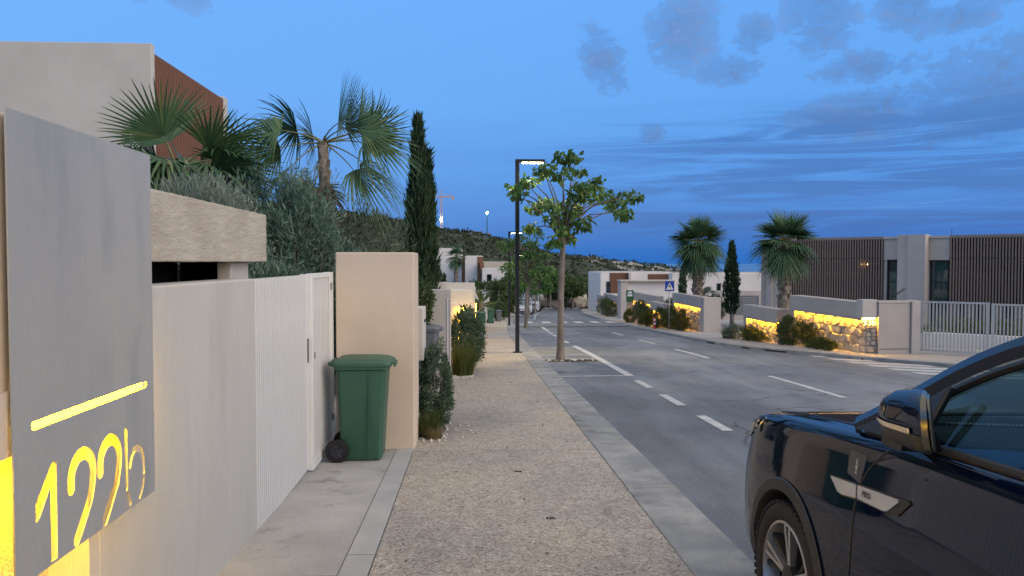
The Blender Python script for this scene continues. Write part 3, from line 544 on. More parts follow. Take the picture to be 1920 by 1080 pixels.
# ------------------------------------------------------------------ wheelie bins
def rrect(cx, cy, hx, hy, r, z, n=4):
    out = []
    for sx, sy, a0 in ((1, 1, 0), (-1, 1, 90), (-1, -1, 180), (1, -1, 270)):
        for k in range(n+1):
            a = R(a0+90*k/n); out.append((cx+sx*(hx-r)+r*math.cos(a), cy+sy*(hy-r)+r*math.sin(a), z))
    return out
def loft(rings, cap0=True, cap1=True):
    m = MB(); n = len(rings[0]); vs = [p for r in rings for p in r]
    fs = [(i*n+k, i*n+(k+1) % n, (i+1)*n+(k+1) % n, (i+1)*n+k) for i in range(len(rings)-1) for k in range(n)]
    if cap0: fs.append(tuple(range(n-1, -1, -1)))
    if cap1: fs.append(tuple(range((len(rings)-1)*n, len(rings)*n)))
    return m.add(vs, fs)
def make_bin(label, loc, rz_, mat, scale=1.0, group=None):
    t = thing('wheelie_bin', label, 'bin', loc, rz_, group); t.scale = (scale,)*3
    body = loft([rrect(.0, 0, .185, .175, .035, .015), rrect(.0, 0, .20, .185, .04, .03), rrect(.005, 0, .222, .205, .045, .5), rrect(.01, 0, .245, .225, .05, .925), rrect(.01, 0, .247, .226, .05, .93)])
    body.build('body', mat, t, smooth=True, local=True, sharp=35)
    rimm = loft([rrect(.01, 0, .25, .23, .05, .91), rrect(.012, 0, .272, .25, .055, .922), rrect(.012, 0, .272, .25, .055, .958), rrect(.012, 0, .262, .24, .05, .964)])
    rimm.build('rim', mat, t, smooth=True, local=True, sharp=35)
    lid = loft([rrect(.018, 0, .284, .262, .06, .948), rrect(.018, 0, .290, .266, .06, .966), rrect(.018, 0, .286, .262, .06, .985), rrect(.005, 0, .245, .23, .06, 1.012), rrect(-.01, 0, .19, .18, .06, 1.024)])
    l = lid.build('lid', mat, t, smooth=True, local=True, sharp=30)
    MB().box(.20, .335, -.12, .12, .958, .974).box(.318, .335, -.12, .12, .93, .973).build('lid_grip', mat, l, bev=.005)
    MB().tube([(-.30, -.19, .975), (-.30, .19, .975)], .018, 10).tube([(-.30, -.19, .975), (-.25, -.19, .955)], .018, 8).tube([(-.30, .19, .975), (-.25, .19, .955)], .018, 8).build('handle_bar', mat, t, smooth=True, local=True)
    MB().box(.085, .095, -.232, -.215, .05, .91).build('side_rib', mat, t, local=True)
    MB().tube([(-.225, -.20, .115), (-.225, .20, .115)], .011, 8).build('axle', M['steel'], t, local=True)
    for s in (-1, 1):
        w = MB().lathe([(.07, -.026), (.108, -.026), (.115, -.014), (.115, .014), (.108, .026), (.07, .026)], (-.225, s*.225, .115), 'y', 28, False).build('wheel', M['rubber'], t, smooth=True, local=True, sharp=40)
        h = MB().lathe([(.071, -.014), (.071, .014)], (-.225, s*.225, .115), 'y', 20)
        h.lathe([(.02, -.022), (.02, .022)], (-.225, s*.225, .115), 'y', 12)
        for k in range(6):
            a = k*math.pi/3; h.obox((0, 0), 0, .0001, .0001, 0, .0001) if False else None
            h.tube([(-.225+.018*math.cos(a), s*.225+s*.017, .115+.018*math.sin(a)), (-.225+.066*math.cos(a), s*.225+s*.017, .115+.066*math.sin(a))], .007, 5)
        h.build('hub', M['hub'], w, local=True)
    return t
make_bin('green wheeled rubbish bin standing in front of the beige pillar', (-1.10, 7.80, gz(7.80)+.006), 0, M['bin'], 1.0)
make_bin('grey wheeled bin half hidden between the beige pillar and the mauve wall', (-.88, 13.9, gz(13.9)), R(-6), M['gbin'], 1.04)
make_bin('green bin with pale scratches beside the second lit wall', (.36, 34.8, gz(34.8)), R(-90), M['bin'], .86)
make_bin('dark green bin farther along, past the scratched bin', (1.12, 46.2, gz(46.2)), R(-85), M['bin'], .86)
make_bin('small blue-grey bin next to the farthest green bin', (1.75, 50.4, gz(50.4)), R(-80), M['gbin'], .72)
# ------------------------------------------------------------------ stone garden walls with light strips on the right
def clip(poly, px, py, nx, ny):       # keep points with (p-p0).n <= 0
    out = []
    for i in range(len(poly)):
        a, b = poly[i], poly[(i+1) % len(poly)]
        da = (a[0]-px)*nx+(a[1]-py)*ny; db = (b[0]-px)*nx+(b[1]-py)*ny
        if da <= 0: out.append(a)
        if da*db < 0: t = da/(da-db); out.append((a[0]+(b[0]-a[0])*t, a[1]+(b[1]-a[1])*t))
    return out
def stone_polys(L, z0, z1, size):
    pts = []; z = z0; k = 1.55
    while z < z1:
        h = size*.62*random.uniform(.8, 1.25)*(1.25 if z < z0+(z1-z0)*.4 else .9); s = -size*random.random()
        while s < L+size:
            w = size*random.choice((random.uniform(.45, .8), random.uniform(.8, 1.6))); pts.append((s+w/2+random.uniform(-.1, .1)*size, z+h/2+random.uniform(-.28, .28)*h)); s += w
        z += h
    res = []
    for i, (a, b) in enumerate(pts):
        poly = [(0, z0), (L, z0), (L, z1), (0, z1)]
        for j, (c, d) in enumerate(pts):
            if i == j or abs(c-a) > 3*size or abs(d-b) > 2.5*size: continue
            nx, ny = (c-a), (d-b)*k*k; mx, my = (a+c)/2, (b+d)/2
            poly = clip(poly, mx, my, nx, ny)
            if len(poly) < 3: break
        if len(poly) < 3: continue
        cx = sum(p[0] for p in poly)/len(poly); cy = sum(p[1] for p in poly)/len(poly)
        q = []
        for p in poly:
            d = math.hypot(p[0]-cx, p[1]-cy)
            f = max(.4, 1-.010/max(d, .02)); q.append((cx+(p[0]-cx)*f, cy+(p[1]-cy)*f))
        if max(p[0] for p in q)-min(p[0] for p in q) > .05 and max(p[1] for p in q)-min(p[1] for p in q) > .04: res.append((q, (cx, cy)))
    return res
def stone(m, poly, c, f, d):
    q = []
    n = len(poly)
    for i in range(n):      # cut the corners so that the outline is rounded
        a, b, e = poly[i-1], poly[i], poly[(i+1) % n]
        q += [(b[0]+(a[0]-b[0])*.12, b[1]+(a[1]-b[1])*.12), (b[0]+(e[0]-b[0])*.12, b[1]+(e[1]-b[1])*.12)]
    n = len(q); tilt = (random.uniform(-.25, .25), random.uniform(-.25, .25))
    r0 = [f(u, v, -.03) for u, v in q]; r1 = [f(u, v, d*.55) for u, v in q]
    r2 = [f(c[0]+(u-c[0])*.86, c[1]+(v-c[1])*.86, d+(u-c[0])*tilt[0]*.3+(v-c[1])*tilt[1]*.3) for u, v in q]
    m.add(r0+r1+r2, [(i, (i+1) % n, (i+1) % n+n, i+n) for i in range(n)]+[(i+n, (i+1) % n+n, (i+1) % n+2*n, i+2*n) for i in range(n)]+[tuple(range(2*n, 3*n))])
def swall(label, xf, y0, y1, ztop, cap=.45, size=.34, single=False, depth=.35, endcap=True, led='led'):
    t = thing('stone_garden_wall', label, 'wall', (xf, y0, gz(y0)), group='lit stone garden walls along the right pavement')
    zb = gz(y1)-.25; zc = ztop-cap
    MB().box(xf+.14, xf+depth, y0, y1, zb, zc+.02).build('core', M['mortar'], t)
    MB().box(xf, xf+depth+.03, y0, y1, zc, ztop).build('cap', M['cap'], t, bev=.012)
    if endcap: MB().box(xf+.02, xf+depth+.01, y1-.30, y1-.003, zb, zc-.002).build('end_block', M['cap'], t)
    L = y1-y0-(.31 if endcap else 0)
    f = lambda u, v, w: (xf+.135-w, y0+u, v)
    mbj = MB()
    for poly, c in stone_polys(L, gz(y0+.0)-.25 if L < 3 else zb+.05, zc-.015, size):
        # world u runs along +y; seen from -x the polygon is mirrored
        mm = MB() if single else mbj
        stone(mm, [(u, v) for u, v in poly][::-1], c, f, random.uniform(.02, .075))
        if single: mm.build('stone', M[random.choice(('stoneA', 'stoneA', 'stoneB'))], t, smooth=True, sharp=24)
    if not single: tag(mbj.build('stonework', M['stoneA'], t, smooth=True, sharp=24), kind='stuff')
    MB().box(xf+.001, xf+.022, y0+.01, y1-.01, zc-.05, zc-.001).build('lip', M['cap'], t)
    MB().box(xf+.026, xf+.046, y0+.02, y1-.02, zc-.018, zc-.002).build('led_strip', M[led], t)
    return t
A = swall('stone wall with a long grey cap lit from below, carrying number 93b', 10.12, 19.47, 24.0, .665, .43, .36, True)
num = thing('house_number', 'small glowing house number 93b on the stone wall', 'sign', (10.2, 19.5, 0))
MB().box(10.10, 10.50, 19.40, 19.715, .26, .735).build('number_block', M['yard'], num, bev=.01)
MB().box(10.14, 10.46, 19.42, 19.45, .235, .258).build('led_strip', M['led'], num)
def text(name, s, size, mat, Mx, parent, ext=.002):
    c = bpy.data.curves.new(name, 'FONT'); c.body = s; c.size = size; c.extrude = ext; c.align_x = 'CENTER'; c.align_y = 'CENTER'
    o = bpy.data.objects.new('tmp', c); col.objects.link(o); bpy.context.view_layer.update()
    me = bpy.data.meshes.new_from_object(o.evaluated_get(bpy.context.evaluated_depsgraph_get())); bpy.data.objects.remove(o)
    me.transform(Mx); me.materials.clear(); me.materials.append(mat); return link(name, me, parent)
numlit = emit('number_glow', (1, .74, .2), 3.5)
text('number', '93b', .24, numlit, Matrix.Translation((10.32, 19.455, .14)) @ Matrix.Rotation(R(90), 4, 'X'), num, .01)
f = lambda u, v, w: (10.24+u, 19.455-w+.01, v); 
mbj = MB()
for poly, c in stone_polys(.26, gz(20)-.2, .03, .2): stone(mbj, poly, c, f, .04)
tag(mbj.build('stonework', M['stoneB'], num, smooth=True, sharp=24), kind='stuff')
swall('low curved-end stone wall lit from below, left of the 93b wall', 9.72, 24.05, 27.1, .20, .42, .26, True)
gp = thing('gate_pier', 'solid mauve-grey gate pier between stone wall and slatted gate', 'pillar', (10.9, 19.4, gz(19.4)))
MB().box(10.515, 11.36, 19.36, 19.75, gz(19)-.4, .64).build('shaft', M['cap'], gp, bev=.012)
MB().box(10.505, 11.37, 19.35, 19.76, .641, .70).build('coping', M['cap'], gp, bev=.01)
MB().box(11.372, 11.60, 19.30, 19.70, gz(19)-.4, .71).build('end_post', M['yard'], gp, bev=.012)
MB().box(10.53, 11.35, 19.355, 19.36, gz(19)+.12, gz(19)+.135).build('base_joint', M['black'], gp)
swall('stone wall lit from below at the pedestrian crossing sign', 9.85, 32.75, 37.4, .215, .44, .22)
pb = thing('end_pier', 'plain grey end pier beside the crossing sign wall', 'pillar', (10.2, 32.4, gz(32.4)))
MB().box(9.88, 10.62, 32.3, 32.74, gz(33)-.4, .20).build('shaft', M['yard'], pb, bev=.012)
MB().box(9.84, 9.99, 32.5, 32.746, gz(33)-.4, .235).build('fin', M['cap'], pb)
swall('low lit stone wall with flat grey cap behind the red bollard', 9.45, 37.45, 40.4, -.36, .40, .2)
swall('lit stone wall behind the green sign post', 10.35, 42.6, 50.0, -.19, .50, .24)
swall('far lit stone wall beyond the white portal', 11.9, 60, 69, -1.05, .55, .3, endcap=False, led='ledfar')
swall('farthest stone garden wall on the right pavement', 12.9, 69.2, 79, -1.6, .55, .3, endcap=False, led='ledfar')
ptl = thing('garage_portal', 'tall white rendered portal block beyond the green sign', 'building', (12.5, 56, gz(56)))
MB().box(10.72, 11.25, 55.0, 56.2, gz(58)-.5, .32).build('side_wall', M['house'], ptl, bev=.02)
MB().box(11.255, 14.6, 55.35, 56.0, gz(58)-.5, .30).build('front_wall', M['pale'], ptl)
MB().box(10.65, 14.7, 54.9, 56.3, .321, .43).build('roof_slab', M['house'], ptl, bev=.02)
MB().box(14.62, 15.5, 55.4, 56.0, gz(58)-.5, -.55).build('door_recess', M['slatback'], ptl)
# ------------------------------------------------------------------ right slatted gate
g0, g1 = Vector((11.62, 19.50, 0)), Vector((15.0, 16.55, 0)); gl = (g1-g0).length; gd = (g1-g0)/gl; ga = math.atan2(gd.y, gd.x)
def gpt(s, off=0.0): return g0+gd*s+Vector((-gd.y, gd.x, 0))*off
for k, (s0, s1, lab) in enumerate(((.02, 1.62, 'pale grey slatted metal gate leaf next to the mauve pier'), (1.66, 4.4, 'long pale grey slatted gate leaf, partly behind the dark car'))):
    p = gpt((s0+s1)/2); t = thing('slatted_gate', lab, 'gate', (p.x, p.y, gz(p.y)+.02), ga, 'slatted metal gates of the villa')
    hw = (s1-s0)/2; zt, zb_ = .70-p.z-(gz(p.y)+.02)-.02*k, .05
    MB().box(-hw, hw, -.025, .025, zt-.045, zt).box(-hw, hw, -.025, .025, zb_, zb_+.05).box(-hw, -hw+.07, -.03, .03, zb_-.02, zt+.003).box(hw-.07, hw, -.03, .03, zb_-.02, zt+.003).build('frame', M['rgate'], t, local=True)
    sm_ = MB().box(-.017, .017, -.018, .018, zb_+.052, zt-.047).mesh('slat', M['rgate'])
    n = int((s1-s0-.16)/.077)
    for i in range(n): link('slat', sm_, t, True).location = (-hw+.115+i*(2*hw-.23)/(n-1), 0, 0)
    if k == 0:
        for z in (.15, 1.0): MB().lathe([(.02, 0), (.02, .09)], (-hw-.03, -.02, z), 'z', 8).build('hinge', M['steel'], t, local=True)
rp_ = gpt(4.62); fp = thing('gate_pier', 'pale end pier of the slatted gate, hidden by the car', 'pillar', (rp_.x, rp_.y, gz(rp_.y)))
MB().obox((rp_.x, rp_.y), ga, .2, .2, gz(rp_.y)-.3, .72).build('shaft', M['yard'], fp, bev=.01)
# low inner wall, lawn and pale paving behind the gate
q = [gpt(-1, 3.0), gpt(6, 3.0)]
iw = thing('low_inner_wall', 'low pale wall seen through the slatted gate', 'wall', (15, 21, gz(21)))
MB().obox(((q[0]+q[1])/2).to_2d(), ga, 3.4, .12, gz(21)-.3, -.35).build('wall', M['pale'], iw, bev=.01)

# ------------------------------------------------------------------ right villa
HA = Vector((15.0, 35.5, 0)); hu = Vector((.723, -.691, 0)); hn = Vector((-.691, -.723, 0)); ha = math.atan2(hu.y, hu.x)
villa = thing('villa', 'single-storey taupe villa with brown slatted facade and flat roof', 'house', HA, ha)
FZ, RZ = -1.0, 2.84      # local frame: x along the facade, -y towards the street
def hb(name, x0, x1, y0, y1, z0, z1, mat, parent=villa, bev=0): return MB().box(x0, x1, y0, y1, z0, z1).build(name, M[mat], parent, bev=bev, local=True)
hb('wall', -1.4, 18.0, .35, 9.0, FZ-.6, 2.72, 'house')
hb('roof', -1.45, 18.0, .0, 9.0, 2.721, 2.80, 'house')
hb('corner_wall', -1.42, -.05, -.05, .349, FZ-.6, RZ-.03, 'house', bev=.01)
hb('corner_fin', -1.05, -.82, -.30, -.051, FZ-.6, RZ-.05, 'yard')
hb('upper_wall', 4.05, 4.74, .05, .349, 1.82, RZ-.02, 'house')
hb('column', 4.75, 5.82, -.55, .349, FZ-.6, RZ+.03, 'house', bev=.012)
hb('column_face', 5.15, 5.825, -.60, -.551, FZ-.6, RZ+.032, 'yard')
hb('upper_wall', 5.83, 6.60, .05, .349, 1.80, RZ-.02, 'house')
hb('window_jamb', 4.05, 4.17, .10, .349, FZ, 1.819, 'yard')
for x0, x1 in ((4.18, 4.72), (5.86, 6.56)):
    w = hb('window', x0, x1, .27, .28, FZ, 1.80, 'hglass')
    MB().box(x0, x0+.05, .23, .30, FZ, 1.80).box(x1-.05, x1, .23, .30, FZ, 1.80).box(x0, x1, .235, .295, 1.76, 1.803).build('frame', M['post'], w)
    hb('curtain', x0+.06, x1-.06, .33, .34, FZ, 1.78, 'curtain', w)
    hb('pane_rail', x0+.05, x1-.05, .262, .268, .85, .88, 'post', w)
hb('back_panel', -.02, 4.04, .20, .349, FZ-.6, RZ-.06, 'slatback')
hb('back_panel', 6.61, 14.2, .20, .349, FZ-.6, RZ-.03, 'slatback')
for x0, x1, n in ((0.0, 4.02, 37), (6.63, 14.15, 70)):
    for z0, z1, dy in ((FZ, 1.88, 0.0), (1.90, RZ, -.025)):
        sm_ = MB().box(-.028, .028, -.06, .06, z0, z1).mesh('slat', M['slat'])
        for i in range(n): link('slat', sm_, villa, True).location = (x0+.03+i*(x1-x0-.06)/(n-1), .06+dy, 0)
    hb('slat_rail', x0, x1, .10, .16, 1.86, 1.92, 'slat')
    hb('slat_rail', x0, x1, .10, .16, RZ-.16, RZ-.10, 'slat')
for dx_ in (0, .16):
    rl = MB().lathe([(.005, -.03), (.035, -.012), (.035, .012), (.005, .03)], (3.18+dx_, .16, 1.62), 'z', 12).build('room_lamp', M['roomlamp'], villa, local=True)
MB().tube([(5.9, 4, 2.80), (5.9, 4, 3.25)], .012, 5).build('antenna', M['post'], villa, local=True)
bar = thing('garden_spotlight', 'thin black bent garden bar above the mauve pier', 'lamp', (11.75, 20.6, gz(20)))
MB().tube([(11.55, 20.6, gz(20)-.1), (11.55, 20.6, .72), (11.62, 20.58, .80), (11.86, 20.5, .98)], .022, 8).build('arm', M['black'], bar, smooth=True)
# ------------------------------------------------------------------ other buildings
def at(px, Y): return (px-885)/1442*Y
def zz(py, Y): return 1.7-(py-492)/1442*Y
lb = thing('house', 'tall pale house with redwood slatted side, upper left corner', 'house', (-9, 18, gz(18)))
MB().box(-19, -6.82, 16.4, 21.35, gz(18)-.5, 6.15).build('wall', M['wall'], lb, bev=.02)
MB().box(-7.6, -6.72, 21.36, 21.75, gz(18)-.5, 6.20).build('end_fin', M['wall'], lb, bev=.01)
MB().box(-19.02, -6.60, 16.38, 16.55, gz(18)-.5, 6.22).build('front_wall', M['wall'], lb, bev=.012)
MB().box(-6.819, -6.79, 16.56, 21.355, 1.0, 6.14).build('cladding_backing', M['brown'], lb)
for z0, z1 in ((1.0, 5.06), (5.09, 6.12)):
    sm_ = MB().box(0, .075, -.026, .026, z0, z1).mesh('slat', M['wood'])
    for i in range(52): link('slat', sm_, lb).location = Vector(lb.location)*-1+Vector((-6.789, 16.60+i*.0925, 0))
MB().tube([(-10.1, 16.9, 6.1), (-10.1, 16.9, 6.6)], .01, 5).build('antenna', M['post'], lb)
def villa_far(name, label, Y, px0, px1, py0, py1, depth, mat, parts=(), wins=()):
    x0, x1 = at(px0, Y), at(px1, Y)
    t = thing(name, label, 'house', ((x0+x1)/2, Y, zz(py1, Y)))
    MB().box(x0, x1, Y, Y+depth, zz(py1, Y)-4, zz(py0, Y)).build('wall', M[mat], t, bev=.05)
    MB().box(x0+.2, x1-.2, Y+.2, Y+depth-.2, zz(py0, Y)+.0, zz(py0, Y)+.08).build('roof', M['yard'], t)
    for a, b, c, d, mm, proud in parts: MB().box(at(a, Y), at(b, Y), Y-proud, Y-.003, zz(d, Y), zz(c, Y)).build('cladding_panel', M[mm], t)
    for a, b, c, d in wins:
        w = MB().box(at(a, Y), at(b, Y), Y-.02, Y-.004, zz(d, Y), zz(c, Y)).build('window', M['hglass'], t)
        MB().box(at(a, Y)-.06, at(b, Y)+.06, Y-.05, Y-.021, zz(d, Y)-.06, zz(d, Y)).box(at(a, Y)-.06, at(a, Y), Y-.05, Y-.021, zz(d, Y)+.001, zz(c, Y)).box(at(b, Y), at(b, Y)+.06, Y-.05, Y-.021, zz(d, Y)+.001, zz(c, Y)).box(at(a, Y)-.06, at(b, Y)+.06, Y-.05, Y-.021, zz(c, Y)+.001, zz(c, Y)+.06).build('frame', M['post'], w)
        MB().box(at(a, Y), at(b, Y), Y-.003, Y-.001, zz(d, Y), zz(c, Y)).build('pane_backing', M['room'], w)
    return t
villa_far('villa', 'white two-storey villa left of the small palm, with a redwood strip', 112, 790, 866, 466, 545, 9, 'pale', [(866, 882, 480, 540, 'wood', -1.2)])
v2 = villa_far('villa', 'white villa block right of the small palm with redwood end and balcony', 108, 872, 906, 480, 545, 9, 'pale', [(895, 906, 481, 540, 'wood', .06)])
MB().box(at(900, 108), at(907.5, 108), 106.6, 107.9, zz(512, 108), zz(492, 108)).build('balcony', M['wood'], v2)
villa_far('villa', 'low white villa with a small dark window behind the lamp posts', 104, 904, 972, 503, 552, 10, 'pale', [], [(914, 921, 515, 527)])
villa_far('villa', 'beige villa terrace above the low white villa', 128, 903, 975, 491, 512, 8, 'rough')
villa_far('villa', 'white villa with brown strip seen between the street trees', 92, 968, 985, 512, 560, 8, 'pale', [(974, 978, 515, 556, 'wood', .05)])
m = villa_far('villa', 'pale villa with two dark brown panels behind the white portal', 86, 1127, 1272, 511, 562, 9, 'pale', [(1145, 1180, 511.5, 550, 'brown', .05), (1218, 1262, 514, 528, 'brown', .05), (1262, 1271, 512, 545, 'house', .6), (1180, 1184, 511.5, 550, 'house', .5)], [(1139.5, 1145, 529, 549)])
villa_far('house', 'long white building behind the right-hand palm', 68, 1264, 1450, 512, 562, 1.2, 'pale', [], [(1352, 1357, 533, 546)])
bw = thing('boundary_wall', 'grey terrace wall in front of the long white building', 'wall', (at(1390, 52), 52, gz(52)))
MB().box(at(1344, 52), at(1440, 52), 52, 52.4, gz(52)-.5, zz(546, 52)).build('wall', M['yard'], bw, bev=.02)
fc = thing('slat_fence', 'white horizontal slat fence beside the slim cypress', 'fence', (at(1405, 42), 42, gz(42)))
x0, x1 = at(1383, 42), at(1432, 42)
fm = MB().box(x0, x1, 41.97, 42.0, 0, .10).mesh('slat', M['rgate'])
for i in range(9): link('slat', fm, fc).location = -Vector(fc.location)+Vector((0, 0, zz(592, 42)+i*.122))
for x in (x0+.03, x1-.03): MB().box(x-.03, x+.03, 42.001, 42.06, gz(42)-.3, zz(555, 42)).build('post', M['rgate'], fc)
# ------------------------------------------------------------------ street lamps
def make_lamp(label, x, y, lit):
    t = thing('street_lamp', label, 'street lamp', (x, y, gz(y)), group='black street lamps along the left pavement')
    MB().box(-.055, .055, -.055, .055, 0, 5.12).build('post', M['post'], t, local=True, bev=.006)
    MB().box(-.12, .12, -.12, .12, 0, .02).build('base_plate', M['post'], t, local=True)
    h = MB().box(-.055, .74, -.07, .07, 5.121, 5.20).build('lamp_arm', M['post'], t, local=True, bev=.006)
    for k in range(3): MB().box(.13+k*.20, .29+k*.20, -.05, .05, 5.098, 5.119).build('led_panel', M['lamp'], h)
    if lit:
        ld = bpy.data.lights.new('lamp_light', 'SPOT'); ld.energy = lit; ld.color = (1, .80, .44); ld.spot_size = R(150); ld.spot_blend = .6; ld.shadow_soft_size = .12
        lo = bpy.data.objects.new('lamp_light', ld); col.objects.link(lo); lo.parent = t; lo.location = (.42, 0, 5.05)
make_lamp('tall black street lamp, lit, beside the nearest street tree', 1.22, 20.7, 420)
make_lamp('black street lamp behind the nearest one, by the far bins', 2.06, 42.6, 300)
make_lamp('farthest black street lamp, beside the parked white car', 3.75, 64.5, 0)
# ------------------------------------------------------------------ signs
sg = thing('crossing_sign', 'blue square pedestrian crossing sign on a thin pole', 'sign', (8.93, 34.4, gz(34.4)))
MB().tube([(8.93, 34.42, gz(34.4)), (8.93, 34.42, .86)], .027, 8).build('pole', M['steel'], sg, smooth=True)
pn = MB().box(8.72, 9.14, 34.36, 34.385, .40, .86).build('panel', M['blue'], sg, bev=.004)
fy = lambda u, v, w: (8.93+u, 34.358-w, .625+v)
MB().prism([(-.165, -.165), (.165, -.165), (0, .165)], .002, lambda u, v, w: fy(u, v, w)).build('white_triangle', M['white'], pn)
pic = MB()
for poly in ([(-.028, -.02), (.028, -.02), (.024, .045), (-.02, .045)], [(-.03, -.02), (.0, -.02), (-.045, -.11), (-.068, -.11)], [(.0, -.02), (.028, -.02), (.07, -.11), (.046, -.11)], [(.02, .04), (.02, .012), (.07, -.03), (.08, -.012)], [(-.02, .04), (-.075, -.02), (-.06, -.032), (-.016, .01)],
             [(.026*math.cos(R(a)), .075+.026*math.sin(R(a))) for a in range(0, 360, 45)]): pic.prism(poly, .0015, lambda u, v, w: fy(u, v, w+.003))
for k in range(4): pic.prism([(-.13+k*.07, -.155), (-.09+k*.07, -.155), (-.095+k*.07, -.125), (-.12+k*.07, -.125)], .0015, lambda u, v, w: fy(u, v, w+.003))
pic.build('walking_figure', M['ink'], pn)
bo = thing('bollard', 'small red and white bollard on the right pavement', 'bollard', (8.72, 36.3, gz(36.3)))
MB().lathe([(.10, 0), (.10, .04), (.06, .06), (.055, .52), (.035, .57)], (8.72, 36.3, gz(36.3)), 'z', 14).build('post', M['red'], bo, smooth=True, sharp=40)
for z in (.22, .40): MB().lathe([(.0605, z), (.0585, z+.09)], (8.72, 36.3, gz(36.3)), 'z', 14, False).build('white_band', M['white'], bo)
gs = thing('green_sign', 'white and green sign on a grey stub post by the portal', 'sign', (9.75, 47.3, gz(47.3)))
MB().box(9.62, 9.98, 47.30, 47.55, gz(47)-.2, -.72).build('post', M['cap'], gs, bev=.01)
pn = MB().box(9.56, 10.02, 47.26, 47.295, -.74, -.02).build('panel', M['green'], gs)
MB().prism([(.15*math.cos(R(a)), .13*math.sin(R(a))) for a in range(0, 181, 20)], .003, lambda u, v, w: (9.79+u, 47.256-w, -.22+v)).box(9.64, 9.94, 47.253, 47.258, -.40, -.27).build('white_emblem', M['white'], pn)
# ------------------------------------------------------------------ cranes and unfinished building on the hill
cr = thing('tower_crane', 'distant orange tower crane with a floodlight on the hilltop', 'crane', (-23.7, 600, 14))
mb = MB()
for sx in (-.8, .8):
    for sy in (-.8, .8): mb.tube([(-23.7+sx, 600+sy, 10), (-23.7+sx, 600+sy, 53)], .22, 4)
for k in range(20): mb.tube([(-24.5, 599.2, 12+k*2), (-22.9, 599.2, 14+k*2)], .14, 4)
mb.build('mast', M['crane'], cr)
MB().box(-33.5, -14, 599.5, 600.5, 52.2, 53.2).tube([(-23.7, 600, 53), (-23.7, 600, 57)], .3, 4).tube([(-32, 600, 53), (-23.7, 600, 57), (-15, 600, 53)], .1, 4).build('jib', M['crane'], cr)
MB().box(-15.5, -13.5, 599.3, 600.7, 50, 52.1).build('counterweight', M['yard'], cr)
MB().lathe([(.1, -1), (.9, -.6), (1.0, 0), (.9, .6), (.1, 1)], (-23.7, 598.6, 35), 'z', 10).build('floodlight', M['flood'], cr)
ms = thing('light_mast', 'distant thin green mast with a bright lamp on the hilltop', 'mast', (11.6, 590, 12))
MB().tube([(11.6, 590, 8), (11.6, 590, 42.5)], [.45, .3], 6).build('pole', M['mast'], ms)
MB().lathe([(.1, -.8), (.75, -.5), (.8, .5), (.1, .8)], (11.6, 589.4, 39.5), 'z', 10).build('lamp_head', M['flood'], ms)
ub = thing('unfinished_building', 'dark unfinished concrete frame on the hilltop under the mast', 'building', (6, 420, 14))
Yb = 333
for k in range(7): MB().box(at(877, Yb)+k*1.45, at(877, Yb)+k*1.45+.25, Yb, Yb+.4, 10, zz(435, Yb)).build('column', M['slat'], ub)
MB().box(at(874, Yb), at(921, Yb), Yb-.3, Yb+6, zz(439.5, Yb)-.2, zz(438, Yb)).build('floor_slab', M['slat'], ub)
MB().box(at(880, Yb), at(905, Yb), Yb-.1, Yb+5, zz(435, Yb), zz(434, Yb)).build('roof_slab', M['slat'], ub)
# ------------------------------------------------------------------ vegetation
def unit(a): return a/np.maximum(np.linalg.norm(a, axis=-1, keepdims=True), 1e-9)
def leaves(C, Dv, l, w, fold=.25):
    n = len(C); Dv = unit(Dv); S = unit(np.cross(Dv, rng.normal(size=(n, 3)))); Nn = np.cross(Dv, S)
    l = np.broadcast_to(np.asarray(l, float), (n,))[:, None]; w = np.broadcast_to(np.asarray(w, float), (n,))[:, None]
    mid = C+Dv*l*.45+Nn*w*fold
    V = np.stack([C, mid+S*w*.5, C+Dv*l-Nn*l*.08, mid-S*w*.5], 1).reshape(-1, 3)
    F = np.arange(4*n).reshape(n, 4); return V, F
def cloud(centre, rad, n, nclump, csize, l, w, mat, name, parent, up=.3, out=.6, droop=0.0, shell=.55, flat=0.0, local=False, stuff=True, lowest=-.55):
    """leaves gathered in clumps spread through an uneven ellipsoid"""
    c = np.array(centre); r = np.array(rad)
    d = unit(rng.normal(size=(nclump, 3))); d[:, 2] = np.where(d[:, 2] < lowest, -d[:, 2], d[:, 2])
    rr = shell+(1-shell)*rng.random(nclump)**.6; rr *= .82+.3*rng.random(nclump)
    cc = d*rr[:, None]*(1-csize*.45)
    k = rng.integers(0, nclump, n)
    off = unit(rng.normal(size=(n, 3)))*(rng.random((n, 1))**.5)*csize*(.6+.8*rng.random(nclump))[k][:, None]
    p = cc[k]+off
    P = c+p*r
    Dv = unit(p)*out+rng.normal(size=(n, 3))*.55+np.array([0, 0, up-droop])
    V, F = leaves(P, Dv, l*(.6+.8*rng.random(n)), w*(.7+.6*rng.random(n)))
    o = link(name, np_mesh(name, V, F, mat), parent, local)
    if stuff: o['kind'] = 'stuff'
    return o
